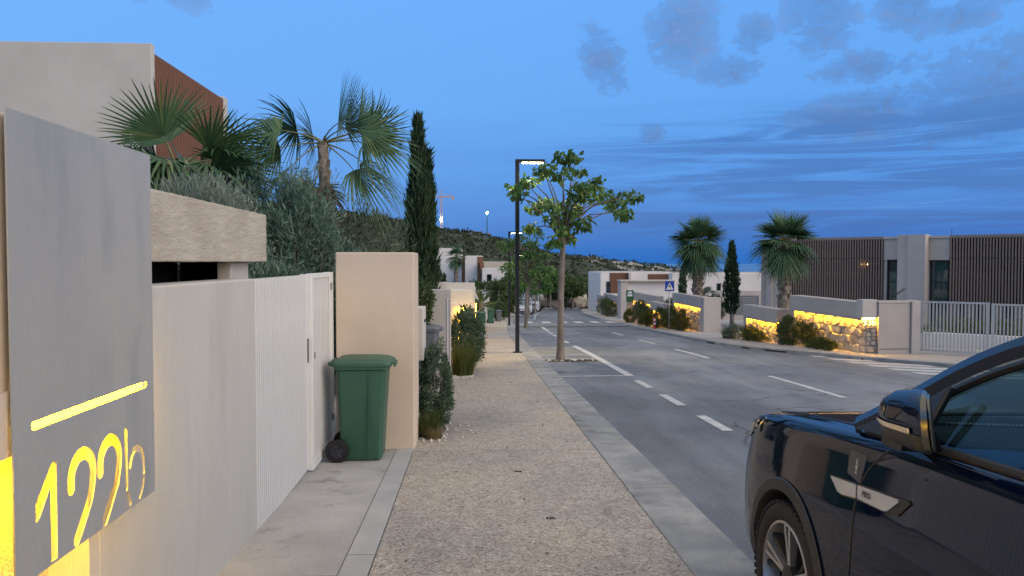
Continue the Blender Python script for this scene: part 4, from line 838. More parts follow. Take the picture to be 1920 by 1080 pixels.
def shrub(name, label, c, rad, n, mat, l=.07, w=.025, nclump=40, csize=.34, cat='shrub', stems=True, group=None, **kw):
    t = thing(name, label, cat, (c[0], c[1], c[2]-rad[2]), group=group)
    kw.setdefault('lowest', -.92); cloud(c, rad, n, nclump, csize, l, w, M[mat], 'foliage', t, **kw)
    if stems:
        mb = MB()
        for k in range(7):
            a = k*2.4; e = (c[0]+rad[0]*.55*math.cos(a), c[1]+rad[1]*.55*math.sin(a), c[2]+rad[2]*.3)
            b = (c[0]+.08*rad[0]*math.cos(a), c[1]+.08*rad[1]*math.sin(a), c[2]-rad[2]*1.02)
            mb.tube([b, ((b[0]+e[0])/2, (b[1]+e[1])/2, (b[2]+e[2])/2+.05*rad[2]), e], [.018*rad[2]+.006, .012*rad[2]+.004, .004], 5)
        mb.build('stem', M['bark'], t)
    return t
def grass_tuft(label, c, r, h, n, mat='grass', group=None, seedheads=False):
    t = thing('grass_tuft', label, 'grass', c, group=group)
    a = rng.random(n)*2*math.pi; q = np.sqrt(rng.random(n))*r*.45
    B = np.stack([c[0]+q*np.cos(a), c[1]+q*np.sin(a), np.full(n, c[2]-.02)], 1)
    lean = .15+.75*rng.random(n)*(q/(r*.45)+.25); a2 = a+rng.normal(size=n)*.5
    hh = h*(.55+.5*rng.random(n)); dirh = np.stack([np.cos(a2), np.sin(a2), np.zeros(n)], 1)
    Vs = []; side = np.stack([-np.sin(a2), np.cos(a2), np.zeros(n)], 1)*(.004+.003*rng.random((n, 1)))*(1+r)
    for s in (0, .4, .75, 1):
        p = B+dirh*(lean*hh*s**1.8)[:, None]*.7+np.array([0, 0, 1])*(hh*s*(1-.28*lean*s))[:, None]
        wd = side*(1-s*.95); Vs += [p-wd, p+wd]
    V = np.stack(Vs, 1).reshape(-1, 3); b = np.arange(n)[:, None]*8
    F = np.concatenate([b+np.array([[0, 1, 3, 2]]), b+np.array([[2, 3, 5, 4]]), b+np.array([[4, 5, 7, 6]])])
    o = link('blades', np_mesh('blades', V, F, M[mat]), t); o['kind'] = 'stuff'; return t
# ---- fan palms
def frond_mesh(el_, L, Lp, n, droop, mat, span=120, w=1.0, seed=0):
    rs = random.Random(seed); mb = MB(); e = R(el_)
    pts = []
    for i in range(6):
        s = i/5; pts.append((Lp*s*math.cos(e-.25*s), 0, Lp*s*math.sin(e-.25*s)))
    e2 = e-.30; d = Vector((math.cos(e2), 0, math.sin(e2))); yv = Vector((0, 1, 0)); nv = Vector((-math.sin(e2), 0, math.cos(e2))); hub = Vector(pts[-1])
    vs, fs = [], []
    for k in range(n):
        ph = R(-span+2*span*k/(n-1))+rs.uniform(-.02, .02)
        dr = (d*math.cos(ph)+yv*math.sin(ph)+nv*(.22*abs(math.sin(ph))-.05)).normalized()
        l = L*(.70+.30*math.cos(ph*.75))*rs.uniform(.9, 1.06); sd = nv.cross(dr).normalized(); dph = R(2*span/(n-1))
        b = len(vs); dd = droop*rs.uniform(.55, 1.5)
        for s, wf in ((.02, .3), (.42, 1.0), (.70, .62), (.88, .34), (1.0, .03)):
            wd = l*.42*dph*.52*wf*w
            p = hub+dr*(l*s)-Vector((0, 0, 1))*(dd*l*max(0, s-.22)**2.0)
            ll = nv*(wd*.35)
            vs += [p-sd*wd, p+ll, p+sd*wd]
        for i in range(4):
            for j in range(2): fs.append((b+i*3+j, b+i*3+j+1, b+(i+1)*3+j+1, b+(i+1)*3+j))
    mb.add(vs, fs); me = mb.mesh('frond', mat)
    pm = MB().tube(pts, [.016*L+.006, .012*L+.004, .010*L+.003, .008*L+.003, .007*L+.002, .005*L+.002], 5)
    n0 = len(me.polygons); full = MB(); full.v = mb.v; full.f = list(mb.f); full.add(pm.v, pm.f)
    me2 = full.mesh('frond', mat); me2.materials.append(M['petiole'])
    idx = np.zeros(len(me2.polygons), np.int32); idx[n0:] = 1; me2.polygons.foreach_set('material_index', idx); bpy.data.meshes.remove(me)
    return me2
def fan_palm(label, loc, height, tr, L, spec, skirt=0, trunk_lean=(0, 0), group='fan palms', seed=1, lp=.7, explicit=None, nleaf=34):
    rs = random.Random(seed)
    t = thing('fan_palm', label, 'palm tree', loc, group=group)
    top = Vector((trunk_lean[0], trunk_lean[1], height))
    path = [(top.x*s*s, top.y*s*s, height*s-.3*(1-s)) for s in np.linspace(0, 1, 9)]
    MB().tube(path, [tr*1.25, tr*1.1]+[tr*(1.0+.08*((i % 2)*2-1)) for i in range(5)]+[tr*1.05, tr*.8], 14).build('trunk', M['palmbark'], t, smooth=True, local=True)
    boots = MB(); nb = int(height/.075)
    for i in range(nb):
        a = i*2.4; z = .1+(height-.05)*i/nb; s = (z/height); cx, cy = top.x*s*s, top.y*s*s
        r0 = tr*.98; ca, sa = math.cos(a), math.sin(a); hw = tr*.42
        base = Vector((cx+ca*r0, cy+sa*r0, z)); sd = Vector((-sa, ca, 0)); o_ = Vector((ca, sa, 0))
        up = Vector((0, 0, .19*min(1, tr*5)+.04))
        boots.add([base-sd*hw, base+sd*hw, base+sd*hw*.4+up+o_*tr*.42, base-sd*hw*.4+up+o_*tr*.42, base-sd*hw*.3+up*.9+o_*tr*.05, base+sd*hw*.3+up*.9+o_*tr*.05],
                  [(0, 1, 2, 3), (3, 2, 5, 4), (0, 3, 4), (1, 5, 2)])
    tag(boots.build('leaf_bases', M['palmbark'], t, local=True), kind='stuff')
    k = 0; cache = {}
    for (el_, num, droop, dry) in spec:
        for i in range(num):
            key = (el_, i % 2)
            if key not in cache: cache[key] = frond_mesh(el_+(i % 2)*8-4, L*(1 if not dry else .85), lp*L, nleaf, droop, M['palmold' if dry else 'palm'], seed=k+seed*31)
            f_ = link('frond', cache[key], t, True); f_.location = top+Vector((0, 0, .02*(el_ > 0)-.10*(el_ < -20)))
            f_.rotation_euler = (R(rs.uniform(-16, 16)), R(rs.uniform(-14, 14)), k*2.39996+rs.uniform(-.25, .25)); k += 1
    for (el_, azd, droop, roll, *spn) in (explicit or ()):
        f_ = link('frond', frond_mesh(el_, L*rs.uniform(.95, 1.08), lp*L, nleaf, droop, M['palm'], span=(spn[0] if spn else 105), seed=k+seed*57), t, True); k += 1
        f_.location = top; f_.rotation_euler = (R(roll), 0, R(azd))
    return t
fan_palm('bushy fan palm in front of the redwood-clad house', (-3.86, 10.4, .3), 2.62, .12, .86,
         [(32, 4, .45, 0), (8, 6, .7, 0), (-25, 7, .95, 0), (-55, 6, .8, 1)], seed=3, lp=.58, nleaf=30,
         explicit=[(50, 176, .08, 66, 72), (74, 100, .05, -25, 80), (62, 30, .06, -40, 72), (30, 4, .10, -60, 82), (24, 188, .6, 20), (14, -8, .35, -40, 85), (60, 150, .1, 50, 72), (70, -70, .12, 25, 78), (8, 168, .75, 30), (14, -88, 1.0, 0, 100), (6, -55, .95, 0), (6, -125, .95, 10), (48, -25, .2, -20, 85)])
fan_palm('slender fan palm with few fronds and bare trunk, left of the cypress', (-2.33, 12.6, .2), 3.42, .09, .90,
         [(-64, 4, .7, 1)], seed=5, lp=.75, trunk_lean=(-.06, 0), nleaf=30,
         explicit=[(72, -3, .04, 66, 66), (84, 20, .05, 74, 56), (54, 176, .95, 50, 78), (34, 182, .9, -40, 84), (4, 180, .6, 40, 80), (66, 165, .5, 70, 55), (38, 5, .5, 55, 80), (14, -8, .7, 35, 86), (-12, -4, .85, 15, 86), (-30, -30, .9, 20, 80), (76, 100, .15, 65, 55), (-25, 200, .9, 0, 75), (50, -30, .5, -70, 60)])
fan_palm('fan palm on a thick trunk behind the crossing sign wall', (11.0, 37.0, gz(37)), 4.15, .24, 1.0,
         [(75, 6, .06, 0), (58, 6, .1, 0), (40, 8, .22, 0), (20, 11, .4, 0), (-8, 12, .6, 0), (-35, 11, .7, 0), (-62, 9, .6, 1)], seed=8, lp=.62, nleaf=28)
fan_palm('fan palm with scaly trunk behind the 93b stone wall', (10.75, 26.0, gz(26)), 3.42, .185, .80,
         [(76, 5, .05, 0), (58, 5, .1, 0), (40, 7, .2, 0), (20, 9, .35, 0), (-8, 10, .55, 0), (-35, 9, .7, 0), (-60, 4, .6, 1)], seed=12, lp=.62, nleaf=28)
fan_palm('small distant palm in front of the white villas', (at(855, 62), 62, zz(548, 62)), 2.9, .15, .62, [(70, 4, .1, 0), (35, 7, .3, 0), (0, 8, .6, 0), (-40, 6, .7, 0)], seed=14, nleaf=18)
fan_palm('lower dark palm behind the slender palm', (-1.95, 12.2, -.3), 1.75, .08, .62, [(40, 3, .4, 0), (5, 5, .7, 0), (-35, 6, .9, 0), (-60, 4, .8, 1)], seed=17, nleaf=24)
def spiky(label, loc, r, n, name='yucca'):
    t = thing(name, label, 'plant', loc)
    d = unit(rng.normal(size=(n, 3))+np.array([0, 0, .55])); c0 = np.array([0, 0, r*.55])+d*.05
    V, F = leaves(np.broadcast_to(c0, (n, 3)), d, r*(.8+.3*rng.random(n)), r*.10, .3)
    o = link('leaf_rosette', np_mesh('leaf_rosette', V, F, M['oleander']), t, True); o['kind'] = 'stuff'
    MB().tube([(0, 0, -.2), (0, 0, r*.6)], .08, 6).build('stem', M['palmbark'], t, local=True)
spiky('spiky yucca on the far left hedge below the low villa', (at(935, 60), 60, zz(560, 60)), 1.15, 170)
# ---- near left shrubs
shrub('santolina_bush', 'grey-green feathery bush on top of the left coping block, nearest', (-2.62, 7.5, 2.05), (.55, .5, .52), 5200, 'greyshrub', .075, .010, 60, .3, up=.8, out=.5)
shrub('santolina_bush', 'grey-green feathery bush under the bushy palm', (-2.85, 8.9, 1.95), (.55, .5, .72), 4500, 'greyshrub', .08, .011, 60, .3, up=.8, out=.5)
shrub('juniper_bush', 'dark juniper bush left of the pointed one, over the white gate', (-2.95, 10.3, 1.75), (.62, .7, 1.2), 13000, 'juniper', .10, .015, 110, .25, up=.45, out=.7)
shrub('juniper_bush', 'large pointed juniper bush rising above the white gate', (-2.18, 9.8, 1.5), (.60, .6, 1.42), 16000, 'juniper', .10, .015, 120, .24, up=.5, out=.7)
shrub('juniper_bush', 'low juniper growth just behind the white gate top', (-2.35, 8.6, 1.05), (.62, .8, .78), 11000, 'juniper', .09, .014, 90, .26, up=.5, out=.7)
shrub('juniper_bush', 'dark juniper filling the gap between gate and beige pillar', (-1.75, 10.3, 1.15), (.55, .6, .95), 10000, 'juniper', .10, .015, 90, .26, up=.5, out=.7)
shrub('oleander_bush', 'airy twiggy oleander between the slender palm and the cypress', (-1.72, 13.6, 1.45), (.75, .7, 1.45), 2600, 'olive', .12, .02, 60, .22, up=.8, out=.8)
shrub('oleander_bush', 'dark leafy oleander low behind the beige pillar', (-1.45, 12.3, .75), (.7, .6, 1.1), 3800, 'olive', .11, .022, 60, .3, up=.5, out=.7)
shrub('ivy_shrub', 'reddish-green climber at the cypress foot', (-.95, 14.2, .95), (.22, .3, .75), 1300, 'oleander', .07, .04, 30, .3, up=.1)
def cypress(label, flames, loc, n, lsz=.15, wsz=.035):
    t = thing('cypress_tree', label, 'tree', loc, group='cypress trees'); Vs, Fs, o0 = [], [], 0
    for (fx, fy_, z0, z1, rm, nn) in flames:
        s = rng.random(nn)**.85; prof = rm*np.interp(s, [0, .08, .35, .7, .9, 1], [.55, .85, 1, .68, .32, .04])
        a = rng.random(nn)*2*math.pi; lump = 1+.20*np.sin(a*3+s*17)+.16*np.sin(a*5-s*29)+.10*np.sin(a*9+s*61)
        q = prof*lump*(.45+.55*rng.random(nn)**.45)
        C = np.stack([fx+q*np.cos(a), fy_+q*np.sin(a), z0+(z1-z0)*s], 1)
        Dv = np.stack([np.cos(a)*.28, np.sin(a)*.28, np.ones(nn)], 1)+rng.normal(size=(nn, 3))*.20
        V, F = leaves(C, Dv, lsz*(.5+1.3*rng.random(nn)**2), wsz*(.7+.6*rng.random(nn)))
        Vs.append(V); Fs.append(F+o0); o0 += len(V)
        MB().tube([(fx, fy_, z0-.5), (fx, fy_, z0+.8*(z1-z0))], [rm*.16+.02, .02], 7).build('trunk', M['bark'], t, local=True)
    o = link('crown', np_mesh('crown', np.concatenate(Vs), np.concatenate(Fs), M['cypress']), t, True); o['kind'] = 'stuff'
cypress('tall double-stemmed dark cypress behind the beige pillar', [(0, 0, 0, 5.15, .26, 9000), (.18, .1, 0, 4.45, .20, 6000), (-.13, .05, 0, 2.9, .20, 3000)], (-1.10, 15.9, gz(16)), 0, .17, .036)
cypress('slim cypress between the two right-hand palms', [(0, 0, 0, 3.75, .36, 3500)], (at(1379, 40), 40, zz(592, 40)), 0, .2, .06)
cypress('small distant cypress in front of the long white building', [(0, 0, 0, 2.3, .26, 900)], (at(1285, 58), 58, zz(562, 58)), 0, .25, .08)
cypress('tiny young cypress at the white villa wall', [(0, 0, 0, 2.6, .30, 700)], (at(824, 95), 95, zz(545, 95)), 0, .3, .1)
cypress('second tiny cypress at the white villa wall', [(0, 0, 0, 1.9, .26, 500)], (at(833, 95), 95, zz(545, 95)), 0, .3, .1)
# ---- pavement shrubs, left
shrub('rosemary_bush', 'rounded grey-green shrub against the beige pillar side', (-.455, 9.45, gz(9.45)+.52), (.23, .62, .60), 9000, 'shrub', .042, .017, 130, .2, up=.35)
grass_tuft('dark green grass tuft at the foot of the beige pillar', (-.50, 8.86, gz(8.86)), .22, .42, 420)
grass_tuft('small dry grass tuft under the first shrub', (-.44, 8.72, gz(8.72)), .18, .22, 200, 'drygrass')
shrub('rosemary_bush', 'taller shrub beside the mauve wall with lit niche', (-.08, 16.5, gz(16.5)+.62), (.40, .85, .66), 8000, 'shrub', .055, .022, 110, .22, up=.35)
grass_tuft('fountain grass in front of the mauve wall corner', (-.18, 15.25, gz(15.25)), .42, .85, 650)
shrub('flowering_shrub', 'yellow-green shrub in the lit niche beyond the mauve wall', (-.20, 18.6, gz(18.6)+.72), (.32, .8, .72), 3500, 'grass', .06, .025, 60, .25, up=.5)
shrub('pavement_shrub', 'leafy shrub beyond the scratched green bin', (.22, 39, gz(39)+.6), (.42, 1.2, .7), 2600, 'shrub', .10, .05, 50, .3)
spiky('brown drooping agave behind the scratched bin', (.42, 37.0, gz(37)+.75), .85, 60, 'agave')
shrub('pavement_shrub', 'rounded shrub beyond the blue-grey far bin', (1.95, 54, gz(54)+.6), (.5, 1.6, .75), 2200, 'oleander', .13, .07, 40, .3)
shrub('pavement_shrub', 'green shrub beside the farthest lit wall on the left', (2.9, 63, gz(63)+.6), (.5, 1.6, .75), 1800, 'grass', .14, .07, 40, .3)
shrub('hedge', 'long dark hedge below the low white villa', (at(905, 66), 66, zz(552, 66)), (2.9, 1.5, 1.1), 6000, 'oleander', .22, .10, 140, .2)
shrub('hedge', 'dark hedge behind the grey mauve wall', (at(862, 50), 50, zz(556, 50)), (1.6, 1.2, .85), 3500, 'oleander', .18, .08, 80, .25)
shrub('rounded_tree', 'dark bushy tree crown in front of the low villa lamp post', (at(955, 68), 68, zz(548, 68)), (1.1, 1.1, 1.5), 3000, 'oleander', .22, .11, 50, .28, cat='tree')
# ---- shrubs along the right walls
shrub('rosemary_bush', 'dark rounded bush in front of the 93b stone wall', (9.72, 23.05, gz(23)+.40), (.42, .55, .52), 6000, 'oleander', .06, .022, 90, .22)
shrub('lavender_bush', 'loose yellow-green bush beside the dark rounded bush', (9.84, 22.0, gz(22)+.36), (.22, .42, .46), 2000, 'grass', .07, .022, 50, .28, up=.6)
shrub('creeping_shrub', 'low spreading green ground shrub under the 93b stone wall', (9.80, 21.0, gz(21)+.13), (.28, .8, .18), 3000, 'grass', .07, .022, 60, .3, up=.5, stems=False)
grass_tuft('grey bushy tuft at the curved wall end', (9.25, 27.2, gz(27)+.02), .5, .55, 420, 'grass')
shrub('creeping_shrub', 'low yellow-green plants under the low curved wall', (9.45, 25.4, gz(25.4)+.20), (.26, 1.1, .30), 3200, 'grass', .07, .022, 60, .3, up=.6, stems=False)
shrub('santolina_bush', 'small grey bush at the left end of the low curved wall', (9.3, 26.9, gz(27)+.25), (.30, .4, .32), 2200, 'greyshrub', .06, .015, 50, .3)
for (x, y, rx, ry, rz_, mt, lab) in ((9.40, 34.0, .35, .9, .52, 'grass', 'tall yellow-green grass bush right of the crossing sign pole'), (9.42, 36.0, .35, .8, .62, 'grass', 'lit yellow bush left of the crossing sign pole'),
        (9.25, 37.4, .34, .6, .55, 'oleander', 'dark bush behind the crossing sign pole foot'), (9.15, 39.3, .32, .8, .45, 'grass', 'lit green bush behind the red bollard'),
        (9.35, 41.4, .40, .7, .72, 'oleander', 'dark round bush left of the red bollard'), (9.65, 43.8, .45, .9, .75, 'olive', 'olive bush at the foot of the green sign'),
        (9.55, 46.0, .4, .9, .45, 'grass', 'pale green low bush left of the green sign'), (11.3, 62, .5, 1.4, .7, 'grass', 'grassy bush at the far lit wall'), (11.55, 65.5, .5, 1.6, .9, 'oleander', 'dark bush at the far lit wall'), (12.0, 70, .5, 2.2, .9, 'olive', 'bush at the farthest right wall')):
    shrub('wall_shrub', lab, (x, y, gz(y)+rz_*.85), (rx, ry, rz_), 2400, mt, .09, .035, 50, .28, up=.5)
shrub('inner_hedge', 'green planting seen through the slatted gate', (15.3, 22.3, gz(22)+.35), (2.6, .9, .45), 4000, 'grass', .10, .035, 80, .2)
shrub('garden_shrub', 'dark garden shrub behind the crossing sign end pier', (at(1362, 40), 41, zz(580, 41)), (.5, .5, .75), 2500, 'oleander', .10, .04, 40, .3)
shrub('garden_shrub', 'white-flecked shrub beside the right palm trunk', (at(1334, 44), 44, zz(551, 44)), (.45, .4, .35), 1200, 'greyshrub', .10, .04, 30, .3)
shrub('garden_shrub', 'dark planting behind the crossing sign wall', (11.2, 41, gz(41)+1.0), (.7, 1.6, .55), 2200, 'oleander', .11, .05, 50, .28)
# ---- street trees
def street_tree(label, x, y, H, clumps, lsz, nper, seed, tr=.12, girth=1.0):
    rs = random.Random(seed); t = thing('street_tree', label, 'tree', (x, y, rz(y)), group='young street trees in the parking strip')
    fork = Vector((.06, 0, H))
    MB().tube([(0, 0, -.2), (0, 0, .05), (.0, .0, .35), (.01, .01, H*.5), (.05, 0, H*.85), fork, (.07, 0, H+.25)], [tr*1.15, tr*1.05, tr*.86, tr*.74, tr*.66, tr*.62, tr*.3], 12).build('trunk', M['bark'], t, smooth=True, local=True)
    P, Dv = [], []
    for i, (dx_, dz_, r_) in enumerate(clumps):
        c = Vector((dx_, rs.uniform(-.75, .75)*girth, dz_)); b0 = fork+Vector((0, 0, rs.uniform(-.35, .15)))
        mid = b0+(c-b0)*.5+Vector((rs.uniform(-.1, .1), rs.uniform(-.1, .1), .12*(c-b0).length*(1 if dz_ > H else -.3)))
        MB().tube([b0, b0+(mid-b0)*.5+Vector((0, 0, .03)), mid, (mid+c)/2, c+Vector((rs.uniform(-.1, .1), 0, .05))], [.030, .024, .018, .012, .006], 6).build('branch', M['bark'], t, smooth=True, local=True)
        n = int(nper*r_/.3)
        q = unit(rng.normal(size=(n, 3)))*rng.random((n, 1))**.45*np.array([r_*1.05, r_*1.05, r_*.72]); P.append(q+np.array(c)); d_ = rng.normal(size=(n, 3))*.55+np.array([0, 0, -.75]); d_[:, :2] += unit(q)[:, :2]*.5; Dv.append(d_)
    P = np.concatenate(P); Dv = np.concatenate(Dv); n = len(P)
    V, F = leaves(P, Dv, lsz*(.65+.7*rng.random(n)), lsz*.72*(.7+.5*rng.random(n)), .22)
    o = link('foliage', np_mesh('foliage', V, F, M['tree']), t, True); o['kind'] = 'stuff'; return t
k_ = 19.3/1442; y0_ = rz(19.2)
CL = [(-98, 352), (-78, 348), (-58, 340), (-72, 366), (-45, 332), (-30, 322), (-40, 350), (-15, 318), (12, 296), (28, 302), (22, 322), (45, 318), (4, 330), (62, 350), (82, 335), (98, 338), (112, 352), (124, 366), (140, 372), (104, 368), (88, 360), (116, 388), (122, 400), (100, 385),
      (52, 368), (30, 366), (40, 352), (-22, 376), (-38, 386), (-12, 392), (8, 384), (22, 396), (40, 386), (-4, 412), (14, 416), (30, 410), (44, 420), (6, 432), (-52, 398), (20, 446), (-6, 452), (30, 460), (-44, 425)]
street_tree('nearest street tree with big heart-shaped leaves, in its own pit', 2.22, 19.2, 1.7+(492-437)*k_-y0_, [((a-8)*k_, 1.7+(492-b)*k_-y0_, random.Random(a*7+b).uniform(.16, .27)) for a, b in CL if (a*13+b*7) % 5], .175, 56, 2, .105)
def rclumps(n, H, rx, rz_, seed):
    rs = random.Random(seed); out = []
    for i in range(n):
        a = rs.uniform(0, 2*math.pi); q = math.sqrt(rs.random()); out.append((rx*q*math.cos(a), H+rz_*.75+rz_*q*math.sin(a), rs.uniform(.24, .36)))
    return out
street_tree('second street tree behind the first lamp post', 2.82, 40.0, 2.65, rclumps(30, 2.6, 1.35, 1.25, 4)+[(-1.3, 4.4, .3), (-.9, 4.55, .3), (.7, 4.9, .3), (1.1, 4.3, .3)], .17, 52, 4, .11)
street_tree('third street tree beside the parked white car', 4.55, 62.0, 2.4, rclumps(26, 2.4, 1.6, 1.4, 6), .22, 44, 6, .11)
street_tree('far street tree near the bend of the road', 6.9, 84.0, 2.4, rclumps(24, 2.4, 1.8, 1.5, 8), .28, 36, 8, .12)
street_tree('farthest street tree at the bend of the road', 10.2, 106.0, 2.4, rclumps(22, 2.4, 1.9, 1.6, 9), .32, 32, 9, .12)
pit = tag(MB().add([(1.79, 18.62, rz(18.62)+.006), (3.08, 18.62, rz(18.62)+.006), (3.08, 19.24, rz(19.24)+.006), (1.79, 19.24, rz(19.24)+.006)], [(0, 1, 2, 3)]).build('tree_pit', M['dark']), kind='structure')
tag(MB().add([(1.80, 20.64, rz(20.64)+.003), (3.12, 20.64, rz(20.64)+.003), (3.12, 23.58, rz(23.58)+.003), (1.82, 23.58, rz(23.58)+.003)], [(0, 1, 2, 3)]).build('parking_bay', M['bay']), kind='structure')
def pebbles(name, pts, rmin, rmax, mat='pebble'):
    o8 = np.array([(1, 0, 0), (-1, 0, 0), (0, 1, 0), (0, -1, 0), (0, 0, .7), (0, 0, -.7)]); f8 = np.array([(0, 2, 4), (2, 1, 4), (1, 3, 4), (3, 0, 4), (2, 0, 5), (1, 2, 5), (3, 1, 5), (0, 3, 5)])
    n = len(pts); r = (rmin+(rmax-rmin)*rng.random(n)**2)[:, None, None]*(.7+.6*rng.random((n, 1, 3)))
    a = rng.random(n)*6.28; c, s = np.cos(a)[:, None], np.sin(a)[:, None]; q = o8[None]*r
    q = np.stack([q[..., 0]*c-q[..., 1]*s, q[..., 0]*s+q[..., 1]*c, q[..., 2]], -1)+np.array(pts)[:, None, :]
    F = (f8[None]+np.arange(n)[:, None, None]*6).reshape(-1, 3)
    return link(name, np_mesh(name, q.reshape(-1, 3), F, M[mat]))
def scat(n, x0, x1, y0, y1, zf, up=.006): return [(random.uniform(x0, x1), yy_, zf(yy_)+up) for yy_ in [random.uniform(y0, y1) for _ in range(n)]]
tag(pebbles('gravel', scat(220, -.62, -.30, 8.55, 10.0, gz)+scat(60, -.62, .0, 8.5, 10.2, gz)+scat(260, -.40, .02, 14.6, 16.2, gz), .008, .03), 'pale gravel scattered under the left shrubs', 'gravel', kind='stuff')
tag(pebbles('gravel', scat(34, 1.82, 3.05, 18.66, 19.2, rz), .012, .05), 'pale stones in the street tree pit', 'gravel', kind='stuff')
tag(pebbles('gravel', scat(700, 9.3, 10.1, 19.6, 27, gz, .025), .010, .03), 'pale gravel along the foot of the right stone wall', 'gravel', kind='stuff')
def lit(n, x0, x1, y0, y1, sz, name, label):
    P = np.array(scat(n, x0, x1, y0, y1, gz, .008)); V, F = leaves(P, rng.normal(size=(n, 3))*np.array([1, 1, .08]), sz*(.5+rng.random(n)), sz*.5, .5)
    o = link(name, np_mesh(name, V, F, M['palmold'])); tag(o, label, 'leaves', kind='stuff')
lit(70, -.55, 1.3, 4.3, 22, .030, 'leaf_litter', 'small dry leaf bits strewn on the left pavement')
for (x, y, lab) in ((.58, 5.62, 'dark dry clod lying on the near pavement'), (.42, 7.1, 'small dark clod on the pavement by the kerb')):
    o = pebbles('soil_clod', [(x+random.uniform(-.03, .03), y+random.uniform(-.015, .015), gz(y)+.006) for _ in range(9)], .006, .014, 'dark'); tag(o, lab, 'clod')
# ---- trees and boulders at the end of the street, scrub on the hills
def round_tree(label, px, pyt, pyb, Y, wpx, mat):
    x = at(px, Y); zt, zb_ = zz(pyt, Y), zz(pyb, Y); h = zt-zb_; rx = wpx/1442*Y/2
    t = thing('roadside_tree', label, 'tree', (x, Y, zb_), group='trees at the end of the street')
    cloud((0, 0, h*.58), (rx, rx, h*.45), 2600, 42, .36, .42, .24, M[mat], 'crown', t, shell=.4, local=True)
    MB().tube([(0, 0, -1.2), (0, 0, h*.3), (.1, 0, h*.6)], [.16, .12, .05], 7).build('trunk', M['bark'], t, local=True)
for a in (('leafy tree behind the parked white car', 1006, 515, 562, 92, 56, 'tree'), ('tree left of the far road bend', 1032, 508, 562, 104, 50, 'tree'), ('dark tree above the far road bend', 1062, 520, 566, 118, 54, 'oleander'),
          ('low dark tree right of the far bend', 1090, 522, 568, 124, 56, 'oleander'), ('dark tree left of the far brown-panelled villa', 1118, 514, 566, 128, 56, 'maquis'), ('pale green tree at the far end wall', 1045, 540, 572, 112, 46, 'olive'), ('green tree beyond the low white villa', 985, 520, 565, 100, 46, 'oleander'),
          ('bushy tree just left of the far right wall', 1105, 535, 572, 112, 40, 'oleander'), ('tree behind the nearest street tree trunk', 1075, 530, 570, 108, 44, 'oleander')):
    round_tree(*a)
for i, (px, py, s) in enumerate(((1005, 566, 1.3), (1015, 561, 1.7), (1028, 563, 1.4), (1042, 567, 1.2), (1060, 560, 1.6), (1072, 566, 1.3), (1085, 558, 1.8), (1098, 565, 1.4), (1112, 561, 1.6), (1124, 563, 1.5))):
    Y = 114+random.uniform(-3, 3); bm = bmesh.new(); bmesh.ops.create_icosphere(bm, subdivisions=2, radius=1)
    for v in bm.verts: v.co *= .75+.35*abs(math.sin(v.co.x*4+i)*math.cos(v.co.y*3+v.co.z*5+i*2)); v.co.x *= s; v.co.y *= s*.8; v.co.z *= s*.75
    me = bpy.data.meshes.new('boulder'); bm.to_mesh(me); bm.free(); me.materials.append(M['stoneA'])
    o = link('boulder', me); o.location = (at(px, Y), Y, zz(py, Y)-.2); tag(o, 'pale boulder, %s from the left in the row at the street end' % ('first', 'second', 'third', 'fourth', 'fifth', 'sixth', 'seventh', 'eighth', 'ninth', 'tenth')[i], 'boulder', 'pale boulders at the end of the street')
n = 15000; C = []
while len(C) < n:
    r = random.choice((random.uniform(150, 345), random.uniform(520, 930))); a = R(random.uniform(-36, 30))+YAW; x, y = r*math.sin(a), r*math.cos(a)
    if y < 138: continue
    dens = math.sin(x*.03+1)*math.sin(y*.021)+.6*math.sin(x*.09+y*.05)
    if random.random() < .62+.35*dens: C.append((x, y, ter(x, y), (.62 if r < 500 else 1.25)*random.uniform(.6, 1.7)))
C = np.array(C); kq = 7; P = np.repeat(C, kq, 0); off = rng.normal(size=(len(P), 3))*np.array([.55, .55, .32])*P[:, 3:4]
V, F = leaves(P[:, :3]+off+np.array([0, 0, .35])*P[:, 3:4], rng.normal(size=(len(P), 3))+np.array([0, 0, .6]), P[:, 3]*1.15, P[:, 3]*.95, .2)
o = link('hill_scrub', np_mesh('hill_scrub', V, F, M['maquis'])); tag(o, 'dark scrub bushes covering the distant hills', 'scrub', kind='stuff')
# ------------------------------------------------------------------ the dark car
def catmull(P, k):
    P = np.asarray(P, float); n = len(P); out = []
    for i in range(n-1):
        p0, p1, p2, p3 = P[max(i-1, 0)], P[i], P[i+1], P[min(i+2, n-1)]
        for j in range(k):
            t = j/k; out.append(.5*((2*p1)+(-p0+p2)*t+(2*p0-5*p1+4*p2-p3)*t*t+(-p0+3*p1-3*p2+p3)*t**3))
    out.append(P[-1]); return np.array(out)
ST = np.array([  # y, half width, shoulder z, hood centre z, underside z
    (.93, .50, .80, .82, .34), (.90, .66, .87, .91, .30), (.84, .765, .935, .975, .27), (.72, .835, .99, 1.03, .25), (.50, .885, 1.035, 1.07, .25), (.20, .910, 1.075, 1.105, .26), (0, .917, 1.09, 1.12, .26),
    (-.4, .922, 1.115, 1.145, .27), (-.75, .924, 1.14, 1.155, .28), (-1.0, .925, 1.155, 1.16, .28), (-1.6, .927, 1.17, 1.17, .28), (-2.4, .927, 1.18, 1.18, .28), (-2.8, .922, 1.18, 1.18, .28), (-3.2, .905, 1.17, 1.17, .29), (-3.45, .875, 1.15, 1.15, .32), (-3.6, .82, 1.11, 1.11, .38), (-3.68, .70, 1.05, 1.05, .44)])
